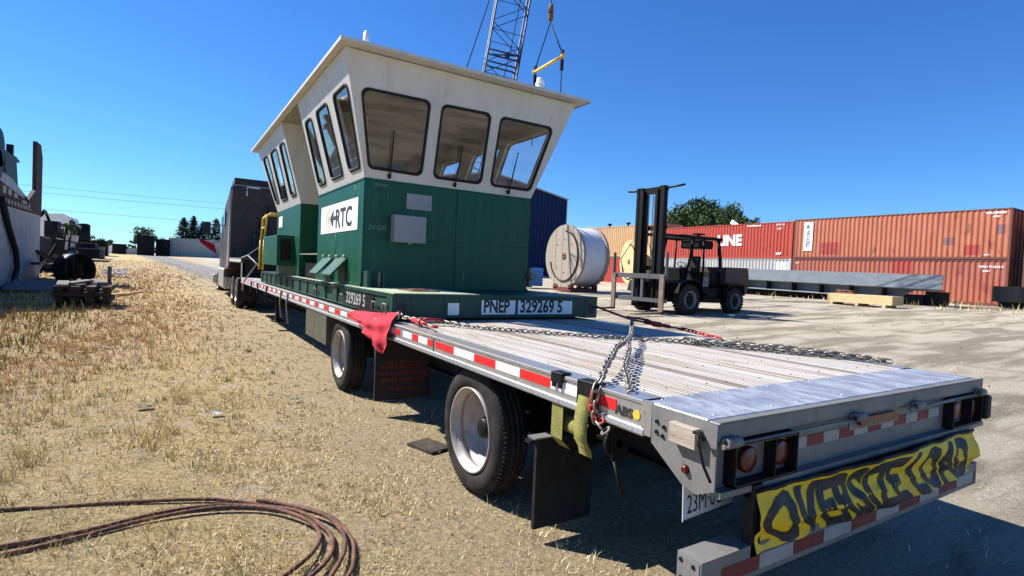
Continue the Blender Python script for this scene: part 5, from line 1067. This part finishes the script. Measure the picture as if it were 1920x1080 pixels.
broad((61, 44.2, .84), 'paler thinner tree beside the dark oak, right of the forklift', [(0, 1.5, 9.0, 2.3, .9), (0, 0, 8.2, 2.1, .8), (0, -1.8, 7.6, 1.7, .8)], 6500, .17, M_leaf2, 4.5, .25, seed=5)
broad((-5.6, 110, 1.5), 'round green tree at the end of the gravel road', [(0, 0, 3.4, 1.5, .9), (-.9, 0, 2.6, 1.1, .8), (1.0, 0, 2.5, 1.0, .8), (0, 0, 2.2, 1.3, .7)], 3200, .16, M_leaf2, 1.8, .2, seed=6)
def conifer(loc, h, r, seed, label):
    t_ = thing('conifer_tree', loc, label, 'tree', group='conifers beyond the pale container'); q = MB(); q.cyl((0, 0, 0), (0, 0, h * .97), .22, .03, n=7); q.build('trunk', M_bark, t_)
    r_ = np.random.default_rng(seed); V = []; F = []
    for k in range(2600):
        u = r_.random() ** .75; z = h * (.08 + .92 * (1 - u)) ; lay = math.floor(z / h * 15) / 15 * h; rr = r * 1.15 * (1 - z / h) ** .62 * (.25 + .85 * r_.random()) * (1 if (z - lay) < h / 26 else .72) + .05
        a = r_.random() * 2 * PI; rr *= 1 + .25 * math.sin(a * 3 + seed + z); c = np.array([math.cos(a) * rr, math.sin(a) * rr, z - rr * .25]); d = np.array([math.cos(a), math.sin(a), -.35]) * .34; s = np.array([-math.sin(a), math.cos(a), r_.normal() * .4]) * .12
        o = len(V); V += [tuple(c - d), tuple(c + s), tuple(c + d), tuple(c - s)]; F.append((o, o + 1, o + 2, o + 3))
    q = MB(); q.add(V, F); q.build('crown', M_con, t_, fixn=False)
conifer((.7, 140, 1.5), 8.7, 2.4, 1, 'leftmost of the dark conifers above the pale container'); conifer((2.6, 141, 1.5), 9.2, 2.1, 2, 'tallest slender conifer, second from the left'); conifer((4.4, 140, 1.5), 8.0, 2.2, 3, 'conifer third from the left, lower than its neighbours'); conifer((6.9, 139, 1.5), 8.8, 2.9, 4, 'broad conifer nearest the tractor cab')
for i, (x, y, s, lb) in enumerate([(-13.2, 120, 1.0, 'low dark bush mass behind the pipe pile'), (-11.6, 121, .8, 'low bush right of the dark tank'), (-8.2, 130, .55, 'small bush between the pale roofs'), (-2.6, 118, .9, 'bush left of the pale container'), (-11.7, 80, 1.0, 'dark tree beside the white gabled shed')]):
    broad((x, y, 1.5), lb, [(0, 0, 2.2 * s, 1.5 * s, .8), (1.1 * s, 0, 1.5 * s, 1.1 * s, .8), (-1.1 * s, 0, 1.6 * s, 1.1 * s, .8)] if i < 4 else [(0, 0, 2.6, 1.0, 1.2), (.4, 0, 1.6, .9, 1)], 1300, .15, M_leaf, 1.0, .12, seed=20 + i)
# distant tree line so the horizon is closed
o = MB(); blobs = []
for k in range(70): x = -260 + k * 11 + random.uniform(-4, 4); blobs.append((x, 420 + random.uniform(-15, 15), random.uniform(-.3, 1.2), random.uniform(2.4, 5), .7))
crown(o, blobs, 12000, .9, 9); ob_ = o.build('distant_woods', M_con, fixn=False); ob_.location.z = 1.2; tag(ob_, 'thin far off line of dark woods on the horizon', 'woods', kind='stuff')

# ------------------------------------------------------------------ LEFT SIDE YARD
lc_ = container('white grey ribbed container at the left edge, under rusty machinery', (-7.0 - 2.44, 20.2, .12), 12.1, 3.08, M_whc, pitch=.22)
lc2_ = container('white grey container whose end runs out of the left side of the photo', (-7.0 - 2.44, 7.6, .02), 12.3, 3.08, M_whc, pitch=.22)
M_rustd = mat('rust_brown_frame', (.022, .012, .01), .85, 0, (.07, .035, .022), 3.5, .6, .2, 20)
MS = thing('machinery_skid', (-8.0, 26, 3.2), 'rusty machinery frame with tall post and green hood, on the white container', 'machinery'); w0 = MS.location
mb = MB(); mb.prism([(20.5, 3.22), (32.2, 3.22), (32.2, 3.42), (25.0, 4.02), (20.5, 4.3)], lambda u, v: (-6.98, u, v), lambda u, v: (-7.10, u, v)); mb.prism([(20.5, 3.22), (32.2, 3.22), (32.2, 3.42), (25.0, 4.02), (20.5, 4.3)], lambda u, v: (-9.2, u, v), lambda u, v: (-9.3, u, v)); mb.build('side_frame', M_rustd, MS, world=w0)
mb = MB()
for (a, b_, c, d) in [(25.3, 25.8, 3.62, 3.90), (26.1, 26.6, 3.62, 3.86), (27.0, 27.6, 3.60, 3.78), (28.4, 29.2, 3.5, 3.62), (29.6, 30.6, 3.45, 3.56)]: mb.bb(-6.975, -6.97, a, b_, c, d)
for k in range(14): mb.bb(-6.976, -6.97, 25.1 + k * .5, 25.35 + k * .5, 3.28, 3.45)
mb.build('worn_lettering', mat('worn_cream_paint', (.42, .36, .27), .8), MS, world=w0)
mb = MB(); mb.prism([(21, 4.30), (30.2, 3.60), (30.2, 3.85), (27.5, 4.35), (21, 4.75)], lambda u, v: (-7.12, u, v), lambda u, v: (-9.1, u, v)); mb.build('grey_housing', M_whc, MS, world=w0)
mb = MB(); mb.prism([(30.3, 3.3), (32.3, 3.3), (32.4, 5.9), (32.0, 6.45), (31.0, 6.45), (31.0, 4.3), (29.5, 3.7)], lambda u, v: (-6.96, u, v), lambda u, v: (-7.1, u, v)); mb.build('post', M_rustd, MS, world=w0)
M_gh = mat('weathered_green_hood', (.008, .035, .032), .6, 0, (.02, .06, .055), 3, .5)
mb = MB(); mb.prism([(26.9, 4.3), (28.9, 4.2), (28.6, 5.15), (29.2, 5.2), (29.0, 5.3), (26.7, 5.35)], lambda u, v: (-7.2, u, v), lambda u, v: (-8.6, u, v)); mb.build('green_hood', M_gh, MS, world=w0)
mb = MB(); mb.cyl((-7.1, 25.5, 5.25), (-7.8, 25.5, 5.25), .70, n=20); mb.cyl((-7.1, 25.4, 4.65), (-7.8, 25.4, 4.65), .55, n=16); mb.bb(-7.6, -7.3, 25.2, 29.2, 5.30, 5.42); mb.bb(-7.4, -7.2, 27.9, 28.1, 5.3, 5.75); mb.build('winch_drum', M_blk, MS, world=w0)
mb = MB(); mb.tube([(-6.93, 24.9, 3.4), (-6.9, 25.6, 2.6), (-6.88, 26.9, 1.5), (-6.85, 27.0, .9), (-6.8, 26.2, .35), (-6.7, 25.0, .2), (-6.7, 23, .15)], .10, 8); ob_ = mb.build('black_hose', M_rubber); tag(ob_, 'thick black hose hanging down the front of the white container', 'hose')
RL = thing('black_reel', (-5.6, 29.3, .22), 'black hose reel lying tilted beyond the timber stack', 'reel')
mb = MB()
for x, t2 in ((0, 0), (.55, .0)):
    mb.tube([(x * .4 + .05, math.cos(a) * .95 + .0, .72 + math.sin(a) * .62 + x * .1) for a in np.linspace(0, 2 * PI, 32, endpoint=False)], .07, 6, closed=True)
mb.build('flange', M_blk, RL)
mb = MB(); mb.lathe([(0, .30), (0, .50), (.75, .50), (.75, .3)], (-.1, 0, .68), (1, -.3, .05), 26); mb.cyl((-.5, .2, .68), (.9, -.3, .68), .14, n=12); mb.build('hose_coil', M_frame, RL)
mb = MB(); mb.lathe([(0, .62), (0, .68), (.6, .68), (.6, .62)], (.25, -1.6, .6), (1, -.9, .1), 26); mb.build('side_coil', M_blk, RL)
MB().bb(-.9, -.4, .4, 2.3, .5, .62).build('skid', M_blk, RL); MB().bb(-1.2, -.9, -.3, 1.8, .75, .85).build('skid', M_blk, RL)
CB = thing('timber_stack', (-3.95, 19.0, 0), 'stack of dark old timbers with an upright stake on the dry grass', 'timber stack')
for k in range(4):
    mb = MB(); z = .02 + k * .155
    if k % 2 == 0:
        for j in range(4): mb.bb(-.62, .62, -.75 + j * .42 + random.uniform(-.03, .03), -.55 + j * .42, z, z + .14, .01)
    else:
        for j in range(4): mb.bb(-.58 + j * .36, -.38 + j * .36, -.85, .95, z, z + .145, .01)
    mb.build('timber_layer', M_woodd, CB)
for j, (x, y, rz) in enumerate([(-.4, -.6, .1), (-.1, .1, -.3), (.35, .3, .2)]):
    mb = MB(); mb.obox((x, y, .70 + j * .02), (.26, 1.3, .06), rz=rz, rx=.04); mb.build('loose_board', M_greyw, CB)
mb = MB(); mb.bb(.52, .62, .55, .67, .5, 1.20); mb.build('stake', M_greyw, CB)
def solo(mb, name, m, label, cat, group=None): o = mb.build(name, m); return tag(o, label, cat, group)
solo(MB().obox((-3.2, 23.4, .14), (2.6, .16, .05), rz=R(70)).obox((-3.35, 22.9, .12), (1.4, .14, .04), rz=R(62)), 'yellow_boards', M_woodf, 'two yellow boards lying in the grass right of the timber stack', 'boards')
mb = MB()
for k in range(9): mb.obox((-4.3 + random.uniform(-.5, .5), 34.5 + random.uniform(-1, 1), .52 + random.uniform(0, .25)), (random.uniform(.1, .5), random.uniform(.1, .6), random.uniform(.06, .25)), rz=random.random() * 3)
solo(mb, 'white_rubble', M_wht, 'heap of pale rubble and scraps beyond the timber stack', 'rubble')
solo(MB().obox((-5.9, 24.6, .32), (1.5, 2.2, .06), rx=.12), 'grey_board', M_greyw, 'grey sheet lying in the shade between the container and timber stack', 'board')
solo(MB().obox((-5.2, 19.6, .05), (2.2, .22, .08), rz=.05), 'pale_plank', M_woodf, 'pale plank on the shaded grass left of the timber stack', 'plank')
q = MB()
for k in range(5): q.bar((-7.0 + k * .02, 31.5 + k * .5, 1.55 - k * .05), (-5.9 + k * .02, 33.0 + k * .3, .55), .12)
q.bar((-7.1, 33.0, .5), (-6.5, 33.2, 1.9), .14); q.bar((-6.6, 34.5, .5), (-6.6, 34.6, 1.4), .14); q.bb(-7.0, -6.0, 33.5, 35.5, .5, .95, .04)
solo(q, 'conveyor_frame', M_blk, 'black sloping conveyor frame between the white container and the reel', 'frame')
q = MB(); q.bb(-10.2, -8.8, 44, 48, 1.0, 2.5, .1); q.bb(-9.9, -9.2, 44.5, 46, 2.5, 3.3, .1); q.cyl((-9.4, 44.8, 3.2), (-8.6, 44.2, 4.1), .12, n=8); q.cyl((-8.6, 44.2, 4.1), (-8.0, 44, 2.4), .09, n=8)
for yy_ in (44.6, 46, 47.4): q.cyl((-8.75, yy_, 1.0), (-8.5, yy_, 1.0), .42, n=16)
solo(q, 'loader', M_frame, 'dark loader with bent arm parked behind the pipe piles', 'loader')
q = MB(); q.bb(-8.6, -6.6, 54, 58, 1.15, 1.9, .05); q.bb(-8.3, -7.0, 55, 57, 1.9, 2.35, .05)
for k in range(4): q.bb(-8.5 + k * .5, -8.3 + k * .5, 53.9, 54, 1.2, 1.85)
solo(q, 'scrap_skip', M_dkc, 'low dark scrap skip at the road side end of the clutter', 'skip')
# equipment yard beyond
SD = thing('white_shed', (-13.6, 92, 1.5), 'white gabled shed among the distant equipment on the left', 'building'); w0 = SD.location
mb = MB(); mb.prism([(-16.0, 1.4), (-12.6, 1.4), (-12.6, 5.0), (-13.0, 6.1), (-13.6, 6.4), (-16, 6.2)], lambda u, v: (u, 90, v), lambda u, v: (u, 98, v)); mb.build('wall', M_roofw, SD, world=w0)
MB().bb(-13.6, -12.9, 89.94, 90, 1.5, 3.8).build('door', M_dkc, SD, world=w0)
o = MB(); o.cyl((-10.4, 80, 1.4), (-10.4, 80, 4.75), .62, n=24); o.cyl((-10.4, 80, 4.75), (-10.4, 80, 4.9), .66, .3, n=24); solo(o, 'storage_tank', M_dkc, 'dark cylindrical tank standing above the distant clutter', 'tank')
o = MB()
def box_thing(x0, x1, y0, y1, z0, z1, m, name, label, cat, extra=None):
    q = MB(); q.bb(x0, x1, y0, y1, z0, z1, .04)
    n_ = max(2, int((x1 - x0) / .5))
    for k in range(1, n_): xx = x0 + (x1 - x0) * k / n_; q.bb(xx - .03, xx + .03, y0 - .05, y0, z0 + .05, z1 - .05)
    q.bb(x0 - .03, x1 + .03, y0 - .06, y1 + .03, z1 - .0 + .002, z1 + .07)
    return solo(q, name, m, label, cat)
box_thing(-11.9, -10.9, 66, 68, 1.1, 4.3, M_dkc, 'equipment_cabinet', 'tall dark cabinet left among the distant equipment', 'equipment')
box_thing(-11.6, -10.2, 64, 66, 1.0, 3.2, M_blk, 'generator_housing', 'black generator housing below the dark tank', 'generator')
box_thing(-10.0, -9.2, 63, 65, 1.1, 3.0, M_whc, 'grey_locker', 'pale grey locker among the distant black equipment', 'locker')
box_thing(-10.0, -7.4, 70, 72, 1.2, 2.75, M_dkc, 'flat_trailer_load', 'long dark load behind the rusty bin', 'trailer load')
box_thing(-9.3, -7.9, 61, 63, 1.05, 1.95, M_rust, 'rusty_bin', 'rusty open bin before the long dark load', 'bin')
box_thing(-7.8, -6.9, 60.5, 62, 1.05, 2.05, M_greyw, 'grey_crate', 'weathered grey crate right of the rusty bin', 'crate')
box_thing(-7.9, -6.5, 83, 85, 1.5, 2.7, M_dkc, 'dark_shed', 'small dark shed left of the pale roofs', 'shed')
for i, (x, y, zz, ll) in enumerate([(-9.0, 45, .75, 4.5), (-7.9, 41, .68, 3.2), (-7.3, 37, .55, 2.4)]):
    q = MB()
    for k in range(7): q.cyl((x - .4 + .13 * k, y, zz + .1 + .07 * (k % 3)), (x + .2 + .13 * k, y + ll, zz + .35 + .06 * (k % 2)), .09, n=8)
    q.bb(x - .6, x + .8, y + .5, y + .7, zz - .3, zz + .05); q.bb(x - .3, x + .1, y + 1, y + 1.3, zz, zz + .9 - .2 * i)
    solo(q, 'pipe_pile', M_blk if i != 1 else M_rust, ['black pipe pile farthest from the white container', 'rusty pipe pile in the middle of the left side clutter', 'short black pipe pile closest to the white container'][i], 'pipes', 'pipe piles')
q = MB()
for (x, z0, z1) in ((-8.7, .9, 3.4), (-8.4, .9, 2.9), (-7.9, .9, 2.6)): q.cyl((x, 52, z0), (x + .15, 52, z1), .07, n=7)
q.cyl((-9.2, 52, 2.5), (-7.6, 52, 2.2), .06, n=6); q.bb(-9.4, -7.8, 51.6, 52.6, .9, 1.7); solo(q, 'pump_rig', M_blk, 'black pump rig with upright pipes amid the clutter', 'rig')
for i, (x0, x1, y, h) in enumerate([(-10.6, -8.7, 112, 1.6), (-8.4, -5.9, 108, 1.0)]):
    q = MB(); q.prism([(x0, 1.5), (x1, 1.5), (x1, 1.5 + h * .7), ((x0 + x1) / 2, 1.5 + h), (x0, 1.5 + h * .7)], lambda u, v: (u, y, v), lambda u, v: (u, y + 6, v)); solo(q, 'pale_shed', M_whc if i else M_roofw, ['small white roofed shed far left of the road', 'low pale green shed at the road end'][i], 'shed')
dc = container('dark container standing left where the gravel road ends', (-5.3, 84.4, 1.45), 2.9, 2.55, M_dkc, rz=R(-90))
dc2 = container('second dark container beside the dark one at the road end', (-3.35, 85.4, 1.45), 2.9, 2.2, M_dkc, rz=R(-90)); dc2.scale = (1, .55, 1); dc.scale = (1, .62, 1)
wc = container('long pale container beyond the road, partly behind the tractor', (-1.95, 87.4, 1.48), 12.2, 2.5, M_whc, rz=R(-90))
# power lines between two poles far left and right
PLN = thing('power_line', (-60, 125, 1.5), 'pair of thin power lines crossing low over the left horizon', 'power line'); w0 = PLN.location
q = MB()
for (za, zb_, sag) in ((12.6, 12.4, 1.0), (9.9, 9.6, 1.1), (13.6, 13.4, .9)):
    q.tube([(-60 + 110 * u, 125, lerp(za, zb_, u) - sag * (4 * u * (1 - u)) + 0) for u in np.linspace(0, 1, 24)], .028, 4)
q.build('wire', M_frame, PLN, world=w0)
for x in (-60, 50):
    q = MB(); q.cyl((x, 125, 1.4), (x, 125, 14.2), .16, .11, n=8); q.bb(x - .08, x + .08, 124, 126, 12.3, 12.45); q.build('pole', M_bark, PLN, world=w0)

# ------------------------------------------------------------------ FOREGROUND: rusty cable, scraps
def smooth(pts, n=10):
    P = [Vector(p) for p in pts]; out = []
    for i in range(len(P) - 1):
        a = P[max(0, i - 1)]; b_ = P[i]; c = P[i + 1]; d = P[min(len(P) - 1, i + 2)]
        for j in range(n):
            t_ = j / n; out.append(.5 * ((2 * b_) + (c - a) * t_ + (2 * a - 5 * b_ + 4 * c - d) * t_ ** 2 + (3 * b_ - a - 3 * c + d) * t_ ** 3))
    return out + [P[-1]]
cabA = [(-3.4, 3.25), (-2.67, 3.04), (-2.4, 2.97), (-2.13, 2.89), (-1.6, 2.69), (-1.3, 2.49), (-1.07, 2.31), (-.92, 2.06), (-.88, 1.78), (-.92, 1.56), (-1.02, 1.34), (-1.3, 1.1)]
cabB = [(-3.2, 2.46), (-2.56, 2.49), (-2.22, 2.52), (-1.84, 2.58), (-1.55, 2.54), (-1.31, 2.43), (-1.09, 2.21), (-.99, 1.9), (-1.0, 1.7), (-1.10, 1.50), (-1.35, 1.28)]
cabC = [(-3.2, 2.34), (-2.54, 2.39), (-2.21, 2.44), (-1.89, 2.51), (-1.55, 2.49), (-1.26, 2.34), (-1.08, 2.06), (-1.04, 1.85), (-1.12, 1.65), (-1.28, 1.48), (-1.5, 1.3)]
cabD = [(-1.30, 2.46), (-1.12, 2.29), (-.97, 2.05), (-.925, 1.8), (-.96, 1.6), (-1.06, 1.4), (-1.2, 1.2)]
mb = MB(); 
for i, c in enumerate((cabA, cabB, cabC, cabD)):
    P = smooth([(x, y, .016 + .010 * i * (x > -1.7) + .006 * math.sin(k * 2.1 + i)) for k, (x, y) in enumerate(c)], 14)
    mb.tube(P, .0125, 10)
    # strands of the laid rope
    for s in range(3):
        T = []; d = 0
        for j in range(len(P)):
            tt = (P[min(j + 1, len(P) - 1)] - P[max(j - 1, 0)]).normalized(); sd = tt.cross(Vector((0, 0, 1))).normalized(); up_ = sd.cross(tt)
            if j: d += (P[j] - P[j - 1]).length
            a = d * 42 + s * 2 * PI / 3; T.append(P[j] + sd * math.cos(a) * .0066 + up_ * math.sin(a) * .0066)
        fine_ = smooth(T, 3); mb.tube(fine_, .0072, 5)
ob_ = mb.build('steel_cable', M_cable, fixn=False); tag(ob_, 'rusty steel cable looped on the dry grass at bottom left', 'cable')
def scrap(x, y, s, label, m=M_wht):
    q = MB(); V = []; 
    for i in range(5):
        for j in range(4): V.append((x + (i / 4 - .5) * s * 1.6, y + (j / 3 - .5) * s, gz(x, y) + .03 + random.uniform(0, s * .25)))
    q.add(V, [(i * 4 + j, (i + 1) * 4 + j, (i + 1) * 4 + j + 1, i * 4 + j + 1) for i in range(4) for j in range(3)]); o = q.build('litter', m, fixn=False); return tag(o, label, 'litter', 'bits of litter on the verge')
scrap(-1.38, 4.88, .07, 'crumpled pale scrap in the grass, midway to the front wheel', M_whc); scrap(-2.01, 5.40, .09, 'torn pale paper left of the other scrap', M_greyw); scrap(-.55, 5.2, .06, 'pale chip on the bare soil near the trailer shadow', M_greyw); scrap(-3.0, 9.5, .07, 'pale scrap far back in the long grass', M_whc)
o = MB().obox((.20, 3.10, .016), (.24, .34, .022), rz=.3); solo(o, 'wheel_chock', M_woodd, 'dark flat block lying beside the rear wheel', 'chock')
mb = MB()
for k in range(420):
    x = random.uniform(3, 30); y = random.uniform(-1, 24); s = random.uniform(.01, .035)
    mb.obox((x, y, gz(x, y) + s * .3), (s, s * 1.3, s * .8), rz=random.random() * 3, rx=random.random())
for k in range(500):
    x = random.uniform(-2, 1.6); y = random.uniform(.2, 14); s = random.uniform(.004, .012)
    mb.obox((x, y, gz(x, y) + s * .3), (s, s * 1.3, s * .8), rz=random.random() * 3, rx=random.random())
tag(mb.build('gravel', mat('tan_pebbles', (.34, .29, .21), .9, 0, (.22, .185, .14), 9, .6)), 'loose small stones scattered over the yard', 'gravel', kind='stuff')
